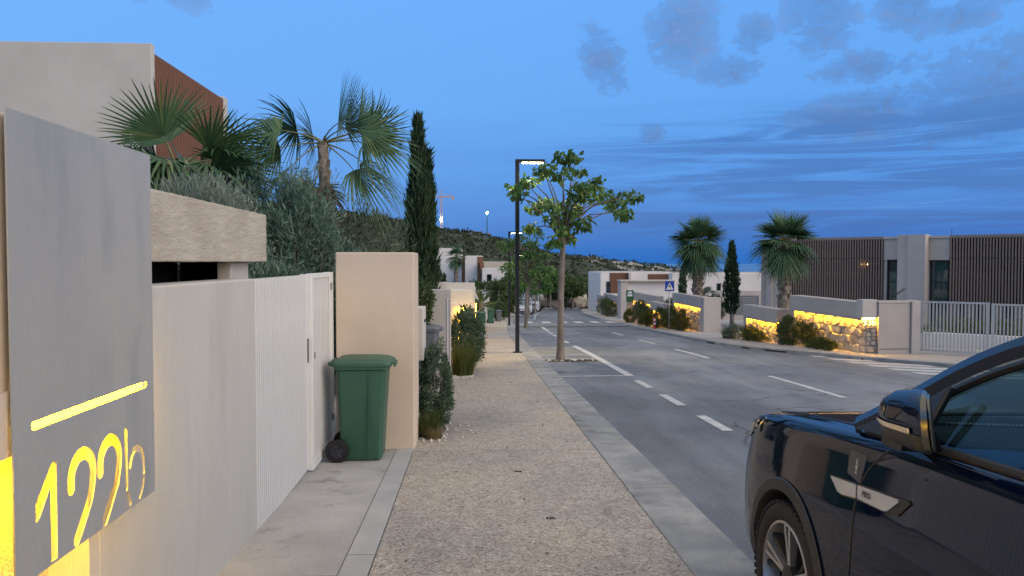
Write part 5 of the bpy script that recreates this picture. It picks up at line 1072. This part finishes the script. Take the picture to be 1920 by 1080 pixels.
def sect(w, zs, zc, zb):
    m = lambda t: zs+(zc-zs)*t
    return [(-w+.14, zb), (-w+.05, zb+.03), (-w+.012, zb+.14), (-w, zb+.32), (-w+.004, zb+.48), (-w+.022, zs-.14), (-w+.032, zs-.065), (-w+.05, zs-.015), (-w+.085, zs+.005), (-w*.72, m(.45)+.008), (-w*.42, m(.85)+.004), (0, zc)]
STF = catmull(ST, 4)
SEC = [catmull(sect(*s[1:]), 3) for s in STF]
def side_x(y, z):
    i = int(np.argmin(abs(STF[:, 0]-y))); s = SEC[i]; k = int(np.argmax(s[:, 0] > s[:, 0].min()+.30)) or len(s)
    s = s[:max(k, 6)]; return float(np.interp(z, s[:, 1], s[:, 0]))
def carmatrix(x, y, z, pitch, roll): return Matrix.Translation((x, y, z)) @ Matrix.Rotation(pitch, 4, 'X') @ Matrix.Rotation(roll, 4, 'Y')
car = thing('parked_car', 'dark navy SUV parked half on the kerb, front left side in view', 'car')
CX, CY = 2.335, 3.45
car.matrix_world = carmatrix(CX, CY, gz(CY)-.033, -math.atan(.0354), R(2.2))
def cpart(mb, name, mat, parent=car, smooth=True, sharp=40, bev=0): return mb.build(name, M[mat], parent, smooth=smooth, local=True, sharp=sharp, bev=bev)
rings = []
for s, q in zip(STF, SEC): rings.append([(p[0], s[0], p[1]) for p in q]+[(-p[0], s[0], p[1]) for p in q[-2::-1]])
bm_ = loft([[(x, y, z) for x, y, z in r] for r in rings])
body0 = bm_.build('body', M['car'], car, smooth=True, local=True)
cut = MB()
for sx in (-1, 1):
    for yy_ in (0, -2.77): cut.lathe([(.405, -.22), (.405, .22)], (sx*.80, yy_, .35), 'x', 48)
co = cut.build('cutter', M['black'], car, local=True)
bmn = bmesh.new(); bmn.from_mesh(body0.data); bmesh.ops.recalc_face_normals(bmn, faces=bmn.faces); bmn.to_mesh(body0.data); bmn.free()
bmn = bmesh.new(); bmn.from_mesh(co.data); bmesh.ops.recalc_face_normals(bmn, faces=bmn.faces); bmn.to_mesh(co.data); bmn.free()
md = body0.modifiers.new('wells', 'BOOLEAN'); md.object = co; md.operation = 'DIFFERENCE'; md.solver = 'EXACT'
try: md.material_mode = 'TRANSFER'
except Exception: pass
bpy.context.view_layer.update()
me = bpy.data.meshes.new_from_object(body0.evaluated_get(bpy.context.evaluated_depsgraph_get())); body0.modifiers.clear(); body0.data = me; bpy.data.objects.remove(co)
M['car'].node_tree.nodes['Principled BSDF'].inputs['Coat Tint'].default_value = (.70, .84, 1, 1)
me.polygons.foreach_set('use_smooth', [True]*len(me.polygons)); me.set_sharp_from_angle(angle=R(38))
# cladding round the arches and along the sill
for sx in (-1, 1):
    for yc in (0, -2.77):
        G_ = []
        for a in np.linspace(R(-18), R(198), 44):
            row = []
            for r_, o_ in ((.385, .10), (.398, .004), (.404, -.012), (.455, -.013), (.462, -.004)):
                y, z = yc+r_*math.cos(a), .35+r_*math.sin(a); row.append((sx*-(side_x(y, max(z, .27))+o_), y, z))
            G_.append(row)
        cpart(MB().grid(G_, sx < 0), 'arch_trim', 'cladding')
    yl = np.linspace(-.47, -2.30, 16); G_ = [[(sx*-(side_x(y, z)+o_), y, z) for z, o_ in ((.28, .02), (.30, -.012), (.44, -.012), (.455, .003))] for y in yl]
    cpart(MB().grid(G_, sx > 0), 'sill_trim', 'cladding')
# shut lines
def sline(pts, name, parent=car, r=.0042, mat='black', off=.0):
    P_ = catmull(pts, 5); cpart(MB().tube([(side_x(y, z)+off, y, z) for y, z in P_], r, 6), name, mat, parent)
sline([(-.87, 1.145), (-.80, 1.10), (-.69, .985), (-.648, .86), (-.645, .62), (-.62, .46)], 'door_shut_line')
sline([(-1.86, 1.165), (-1.87, .9), (-1.86, .62), (-1.84, .46)], 'door_shut_line')
sline([(-2.55, 1.165), (-2.62, .95), (-2.45, .74), (-2.38, .46)], 'door_shut_line')
for sx in (-1, 1):
    P_ = []
    for s, q in zip(STF, SEC):
        if -.52 < s[0] < .60: 
            z_ = float(np.interp(-(s[1]-.17), q[:, 0], q[:, 1])) if True else 0
            P_.append((sx*(s[1]-.17), s[0], z_+.0005))
    cpart(MB().tube(P_, .004, 6), 'bonnet_shut_line', 'black')
cpart(MB().tube([(side_x(y, 1.13)+.0, y, 1.155) for y in (-.9, -1.4)], .002, 4), 'seal', 'black')
# trim blade with its lettering, sticker
def blade(poly, name, mat, off, th, parent=car):
    m = MB(); n = len(poly)
    o_ = [(side_x(y, z)-off, y, z) for y, z in poly]; i_ = [(side_x(y, z)+th, y, z) for y, z in poly]
    m.add(i_+o_, [tuple(range(n, 2*n)), tuple(range(n-1, -1, -1))]+[(k, (k+1) % n, (k+1) % n+n, k+n) for k in range(n)])
    o = m.build(name, M[mat], parent, local=True); b = bmesh.new(); b.from_mesh(o.data); bmesh.ops.recalc_face_normals(b, faces=b.faces); b.to_mesh(o.data); b.free(); return o
tb = blade([(-.438, .940), (-.55, .950), (-.69, .961), (-.85, .974), (-1.00, .986), (-1.015, .978), (-.945, .918), (-.90, .908), (-.70, .900), (-.55, .884), (-.51, .887)], 'trim_surround', 'black', .006, .02)
blade([(-.445, .936), (-.55, .945), (-.658, .953), (-.665, .905), (-.56, .890), (-.52, .892)], 'silver_trim', 'silver', .010, .0, tb)
s2_ = blade([(-.670, .954), (-.80, .964), (-.945, .974), (-.95, .966), (-.885, .917), (-.86, .912), (-.678, .906)], 'silver_trim', 'silver', .010, .0, tb)
def side_text(s, size, y, z, tilt, mat, parent, off):
    x = side_x(y, z)-off
    Mx = Matrix.Translation((x, y, z)) @ Matrix(((0, 0, -1, 0), (-1, 0, 0, 0), (0, 1, 0, 0), (0, 0, 0, 1))) @ Matrix.Rotation(tilt, 4, 'Z')
    o = text('lettering', s, size, mat, Mx, parent, .0006); o.location = (0, 0, 0); return o
side_text('PRO', .032, -.745, .935, R(4), M['ink'], s2_, .0135)
st_ = blade([(-.560, 1.060), (-.572, 1.068), (-.688, 1.070), (-.694, 1.060), (-.672, .966), (-.660, .962), (-.568, .978)], 'sticker', 'sticker', .0025, 0)
side_text('AVELIN', .018, -.640, 1.018, R(80), M['inkw'], st_, .006)
# lamps
for sx in (-1, 1):
    ys_ = np.linspace(.50, .80, 14); G_ = []
    for y in ys_:
        zt = float(np.interp(y, [.50, .68, .80], [1.02, .98, .93])); zb_ = float(np.interp(y, [.50, .58, .70, .80], [1.010, .94, .885, .86]))
        G_.append([(sx*-(side_x(y, z)-.004), y, z) for z in np.linspace(zb_, zt, 6)])
    cpart(MB().grid(G_, sx > 0), 'headlight', 'headl')
G_ = [[(x, .935-.10*(abs(x)/.62)**3, z) for x in np.linspace(-.60, .60, 15)] for z in (.36, .52, .58)]
cpart(MB().grid(G_), 'lower_grille', 'cladding')
# wheels
def wheel(sx, yc, steer=0.0):
    w = MB().lathe([(.262, -.10), (.275, -.112), (.32, -.117), (.342, -.108), (.350, -.09), (.350, -.04), (.343, -.036), (.343, -.024), (.350, -.02), (.350, .02), (.343, .024), (.343, .036), (.350, .04), (.350, .09), (.342, .108), (.32, .117), (.275, .112), (.262, .10)], (0, 0, 0), 'x', 56, False)
    o = cpart(w, 'wheel', 'rubber', car); o.location = (sx*.795, yc, .35); o.rotation_euler = (0, 0, steer)
    tr_ = MB()
    for k in range(64):
        a = 2*math.pi*k/64
        for x0, x1, sk in ((-.114, -.045, .03), (.045, .114, -.03)):
            q = []
            for r_ in (.34, .3555):
                q += [(x0, r_*math.cos(a), r_*math.sin(a)), (x1, r_*math.cos(a+sk), r_*math.sin(a+sk)), (x1, r_*math.cos(a+sk+.062), r_*math.sin(a+sk+.062)), (x0, r_*math.cos(a+.062), r_*math.sin(a+.062))]
            tr_.hexa(q[:4], q[4:])
    tag(cpart(tr_, 'tread', 'rubber', o, False), kind='stuff')
    f_ = sx      # outer side
    rm = MB().lathe([(.262, f_*.10), (.262, f_*.105), (.250, f_*.108), (.245, f_*.09), (.235, f_*.03)], (0, 0, 0), 'x', 48, False)
    ro = cpart(rm, 'rim', 'rim', o)
    cpart(MB().lathe([(.001, f_*.012), (.24, f_*.012), (.24, f_*.008)], (0, 0, 0), 'x', 40, False), 'rim_backing', 'black', ro)
    cpart(MB().lathe([(.19, f_*.02), (.12, f_*.022), (.06, f_*.024)], (0, 0, 0), 'x', 32, False), 'brake_disc', 'steel', ro)
    for k in range(5):
        a = 2*math.pi*k/5+R(90)
        for d_ in (-.105, .105):
            def P2(r_, da, x): return (f_*x, r_*math.cos(a+da), r_*math.sin(a+da))
            cpart(MB().hexa([P2(.06, d_*.6-.16, .05), P2(.06, d_*.6+.16, .05), P2(.245, d_+.045, .06), P2(.245, d_-.045, .06)], [P2(.06, d_*.6-.16, .085), P2(.06, d_*.6+.16, .085), P2(.247, d_+.035, .101), P2(.247, d_-.035, .101)]), 'spoke', 'rim', ro, False)
        for d_ in (-.34, .34):
            cpart(MB().hexa([P2(.05, d_-.1, .04), P2(.05, d_+.1, .04), P2(.245, d_+.07, .045), P2(.245, d_-.07, .045)], [P2(.05, d_-.1, .06), P2(.05, d_+.1, .06), P2(.246, d_+.05, .09), P2(.246, d_-.05, .09)]), 'spoke', 'cladding', ro, False)
    cpart(MB().lathe([(.06, f_*.05), (.06, f_*.09), (.045, f_*.098), (.001, f_*.1)], (0, 0, 0), 'x', 20, False), 'hub_cap', 'cladding', ro)
for sx in (-1, 1):
    for yc in (0, -2.77): wheel(sx, yc)
# greenhouse
RAIL = catmull([(-.785, -.42, 1.16), (-.745, -.70, 1.30), (-.695, -1.02, 1.47), (-.655, -1.32, 1.575), (-.635, -1.75, 1.635), (-.625, -2.3, 1.65), (-.63, -2.9, 1.60), (-.66, -3.3, 1.47), (-.72, -3.6, 1.13)], 5)
BELT = np.array([(min(side_x(y, 1.12)+.055, -.80), y, float(np.interp(y, [-3.5, -1.6, -.9, -.4], [1.19, 1.185, 1.17, 1.135]))) for y in RAIL[:, 1]])
BELT[:, 1] = np.minimum(BELT[:, 1], -.42)
for sx in (-1, 1):
    f3 = lambda p: (-sx*p[0], p[1], p[2])
    G_ = []
    for p in RAIL:
        o_ = Vector((p[0], 0, p[2]))
        G_.append([f3((p[0]-.028, p[1]-.035, p[2]-.045)), f3((p[0]-.035, p[1]-.02, p[2]-.012)), f3((p[0]-.012, p[1], p[2]+.016)), f3((p[0]+.035, p[1]+.005, p[2]+.014)), f3((p[0]+.05, p[1], p[2]-.012))])
    cpart(MB().grid(G_, sx > 0), 'roof_rail' if False else 'pillar_rail', 'car')
    cpart(MB().tube([f3((p[0]-.022, p[1]-.045, p[2]-.062)) for p in RAIL[2:38]], .014, 6), 'window_seal', 'black')
    G_ = [[f3(tuple(np.array((r_[0]-.020, r_[1]-.05, r_[2]-.07))*(1-t)+b_*t)) for t in (0, .33, .66, 1)] for r_, b_ in zip(RAIL[5:36], BELT[5:36])]
    cpart(MB().grid(G_, sx > 0), 'side_window', 'glass')
    cpart(MB().tube([f3((b_[0]-.012, b_[1], b_[2]-.004)) for b_ in BELT[3:38]], .017, 8), 'belt_moulding', 'cladding')
    # black quarter panel at the foot of the pillar, division bar
    q = [f3((-.80, -.45, 1.14)), f3((-.872, -.55, 1.15)), f3((-.872, -.98, 1.17)), f3((-.79, -.99, 1.36)), f3((-.775, -.72, 1.235))]
    cpart(MB().add(q, [(0, 1, 2, 3, 4) if sx < 0 else (4, 3, 2, 1, 0)]), 'quarter_panel', 'black', smooth=False)
    cpart(MB().tube([f3((-.878, -1.0, 1.17)), f3((-.80, -1.04, 1.375))], .014, 6), 'window_bar', 'black')
    cpart(MB().tube([f3((-.885, -2.0, 1.17)), f3((-.668, -1.98, 1.575))], .03, 6), 'door_pillar', 'black')
    cpart(MB().box(*sorted((-sx*(-.945), -sx*(-.93))), -1.78, -1.60, .99, 1.02), 'door_handle', 'car', smooth=False, bev=.005)
def cross(p, n=13, bow=.03, fwd=.0): return [(p[0]*math.cos(math.pi*k/(n-1)), p[1]+fwd*math.sin(math.pi*k/(n-1)), p[2]+bow*math.sin(math.pi*k/(n-1))) for k in range(n)]
cpart(MB().grid([cross((p[0]+.04, p[1], p[2]), bow=.0, fwd=.16*max(0, 1-i/14)) for i, p in enumerate(RAIL[:16])]), 'windscreen', 'wscr')
cpart(MB().grid([cross((p[0]+.03, p[1], p[2]+.006), bow=.035) for p in RAIL[15:33]]), 'roof', 'car')
cpart(MB().grid([cross((p[0]+.04, p[1], p[2]), bow=.0, fwd=-.06) for p in RAIL[32:]]), 'rear_window', 'glass')
cpart(MB().grid([[(x, y, z) for x in (-.70, 0, .70)] for y, z in ((-.24, 1.15), (-.30, 1.168), (-.36, 1.155))]), 'cowl_grille', 'cladding', smooth=False)
cpart(MB().tube([(-.55, -.33, 1.18), (.05, -.36, 1.20), (.5, -.42, 1.20)], .008, 6), 'wiper', 'black')
# interior
cpart(MB().box(-.76, .76, -1.02, -.50, .9, 1.168), 'dashboard', 'interior', bev=.04)
for sx in (-1, 1):
    se = cpart(MB().hexa([(sx*.36-.25, -1.95, .8), (sx*.36+.25, -1.95, .8), (sx*.36+.25, -1.80, .8), (sx*.36-.25, -1.80, .8)], [(sx*.36-.20, -2.12, 1.32), (sx*.36+.20, -2.12, 1.32), (sx*.36+.20, -2.0, 1.32), (sx*.36-.20, -2.0, 1.32)]), 'seat', 'interior', bev=.04)
    cpart(MB().box(sx*.36-.13, sx*.36+.13, -2.16, -2.05, 1.35, 1.52), 'headrest', 'interior', se, bev=.03)
tw = [(-.36+.185*math.cos(a), -1.17-.10*math.sin(a), 1.12+.16*math.sin(a)) for a in np.linspace(0, 2*math.pi, 25)]
sw_ = cpart(MB().tube(tw, .016, 8, False), 'steering_wheel', 'black')
cpart(MB().tube([(-.53, -1.17, 1.12), (-.36, -1.16, 1.10), (-.19, -1.17, 1.12)], .014, 6), 'wheel_spoke', 'silver', sw_)
cpart(MB().box(-.09, .09, -1.05, -1.0, 1.36, 1.43), 'rear_view_mirror', 'black', bev=.01)
# folded door mirrors
for sx in (-1, 1):
    c0 = np.array((-1.03, -1.20, 1.300)); n1, n2 = 22, 20; G_, Gl = [], []
    def mp(u, v):      # u 0..1 front to rear, v angle round
        prof = np.interp(u, [0, .06, .18, .42, .75, .93, 1.0], [.05, .38, .66, .92, 1.0, .98, .90])
        cx_, cz_ = math.cos(v), math.sin(v)
        x = (-.078*max(0, cx_)**.8*prof if cx_ > 0 else .045*(-cx_)**.6*prof)
        z = (.090*abs(cz_)**.85*prof)*(1 if cz_ > 0 else -1)
        return np.array((x, .145-.245*u+.02*cz_*u+1.55*x*u*u, z-.012*(1-u)))+c0
    rows = [[mp(u, v) for v in np.linspace(0, 2*math.pi, n2+1)] for u in np.linspace(0, 1, n1)]
    rows = np.array(rows); rows[..., 0] *= -sx
    h = cpart(MB().grid(rows, sx > 0), 'mirror_housing', 'car')
    low = np.array([[mp(u, v)+np.array((-.003*math.cos(v), 0, .003*math.sin(v))) for v in np.linspace(R(207), R(372-12), 12)] for u in np.linspace(.02, 1.0, n1)]); 
    lo2 = np.array([[mp(u, v)+np.array((-.003*max(0, math.cos(v)), 0, .003*math.sin(v))) for v in np.linspace(R(180), R(344), 14)] for u in np.linspace(.03, 1.0, n1)])
    lo2[..., 0] *= -sx; cpart(MB().grid(lo2, sx > 0), 'lower_shell', 'black', h)
    ind = np.array([[mp(u, v)+np.array((-.005, 0, 0)) for v in np.linspace(R(343), R(353), 5)] for u in np.linspace(.06, .80, 14)])
    ind[..., 0] *= -sx; cpart(MB().grid(ind, sx > 0), 'indicator_strip', 'orange', h)
    rimr = np.array([[mp(u, v)*np.array((1, 1, 1))+np.array((-.004*math.cos(v), 0, .004*math.sin(v))) for v in np.linspace(R(-88), R(88), 14)] for u in (.93, .96, 1.0)])
    rimr[..., 0] *= -sx; cpart(MB().grid(rimr, sx > 0), 'trim_edge', 'chrome', h)
    e_ = np.array([mp(1.0, v) for v in np.linspace(0, 2*math.pi, n2+1)])[:-1]; cc_ = e_.mean(0)
    gl_ = np.array([cc_+(e_-cc_)*f_+np.array((.0, -.012 if f_ < 1 else 0, 0)) for f_ in (1.0, .97, .9, .02)]); gl_ = np.concatenate([gl_, gl_[:, :1]], 1)
    gl_[..., 0] *= -sx; cpart(MB().grid(gl_, sx > 0), 'mirror_glass', 'chrome', h)
    cpart(MB().hexa([(-sx*a, b, c) for a, b, c in ((-1.0, -1.10, 1.17), (-.86, -1.10, 1.17), (-.86, -.96, 1.17), (-1.0, -.98, 1.17))], [(-sx*a, b, c) for a, b, c in ((-1.02, -1.15, 1.24), (-.90, -1.12, 1.24), (-.90, -1.0, 1.24), (-1.02, -1.02, 1.24))]), 'mirror_foot', 'black', h, False)
# ------------------------------------------------------------------ distant parked vehicles
def far_car(name, label, x, y, mat, H, W, L, van=False):
    t = thing(name, label, 'van' if van else 'car', (x, y, rz(y)), math.pi-math.atan(2*.00088*(y-16)))
    hw = W/2; fy_ = L/2; sh = H*.60
    def rr(y_, w_, z0, z1): return [(-w_*.92, y_, z0), (-w_, y_, z0+.12), (-w_, y_, (z0+z1)/2), (-w_*.97, y_, z1-.05), (-w_*.85, y_, z1), (w_*.85, y_, z1), (w_*.97, y_, z1-.05), (w_, y_, (z0+z1)/2), (w_, y_, z0+.12), (w_*.92, y_, z0)]
    hz = sh*(.90 if not van else .98)
    body = loft([rr(fy_, hw*.86, .32, hz*.82), rr(fy_-.12, hw*.95, .28, hz*.93), rr(fy_-.5, hw, .25, hz), rr(fy_-1.1, hw, .25, sh), rr(-fy_+.3, hw, .25, sh), rr(-fy_, hw*.93, .35, sh*.95)])
    b = body.build('body', mat, t, smooth=True, local=True, sharp=30)
    c0 = fy_-(1.0 if not van else .75); q = lambda y_, w_, z_: [(-w_, y_, z_), (w_, y_, z_)]
    gh = [[(-hw*.93, c0, sh-.02), (hw*.93, c0, sh-.02)], [(-hw*.78, c0-.75 if not van else c0-.5, H-.10), (hw*.78, c0-.75 if not van else c0-.5, H-.10)]]
    back = -fy_+.25
    MB().hexa([(-hw*.93, c0, sh-.02), (hw*.93, c0, sh-.02), (hw*.93, back, sh-.02), (-hw*.93, back, sh-.02)][::-1], [(-hw*.78, gh[1][0][1], H-.08), (hw*.78, gh[1][0][1], H-.08), (hw*.78, back+.35, H-.08), (-hw*.78, back+.35, H-.08)][::-1]).build('windows', M['hglass'], t, local=True)
    MB().box(-hw*.79, hw*.79, back+.3, gh[1][0][1]+.05, H-.085, H).build('roof', mat, t, local=True, bev=.03)
    for s in (-1, 1):
        MB().tube([(s*hw*.93, c0+.01, sh-.02), (s*hw*.785, gh[1][0][1]+.02, H-.05)], .035, 6).build('pillar', mat, t, local=True)
        MB().box(*sorted((s*hw*.55, s*hw*.88)), fy_-.10, fy_+.0, hz*.68, hz*.80).build('headlight', M['white'], t, local=True)
        MB().box(*sorted((s*hw*1.0, s*(hw+.17))), c0-.25, c0-.12, sh+.02, sh+.16).build('door_mirror', M['black'], t, local=True, bev=.02)
        for yy_ in (fy_-.85, -fy_+.85):
            w = MB().lathe([(.2, -.1), (.33, -.1), (.34, 0), (.33, .1), (.2, .1)], (s*(hw-.08), yy_, .34), 'x', 20, False).build('wheel', M['rubber'], t, smooth=True, local=True)
            MB().lathe([(.001, s*.08), (.21, s*.085), (.21, -s*.05)], (s*(hw-.08), yy_, .34), 'x', 16, False).build('rim', M['rim'], w)
    MB().box(-hw*.5, hw*.5, fy_-.05, fy_+.012, hz*.60, hz*.74).build('grille', M['black'], t, local=True)
    MB().box(-hw*.8, hw*.8, fy_-.06, fy_+.01, .30, .45).build('lower_grille', M['black'], t, local=True)
    MB().box(-.26, .26, fy_+.013, fy_+.02, .50, .61).build('number_plate', M['white'], t, local=True)
    return t
far_car('parked_car', 'white car with blue windscreen parked at the far left kerb', 5.25, 78.0, M['carw'], 1.66, 1.86, 4.4)
far_car('parked_van', 'white van parked behind the far white car', 7.2, 92.0, M['carw'], 2.35, 1.95, 5.2, True)
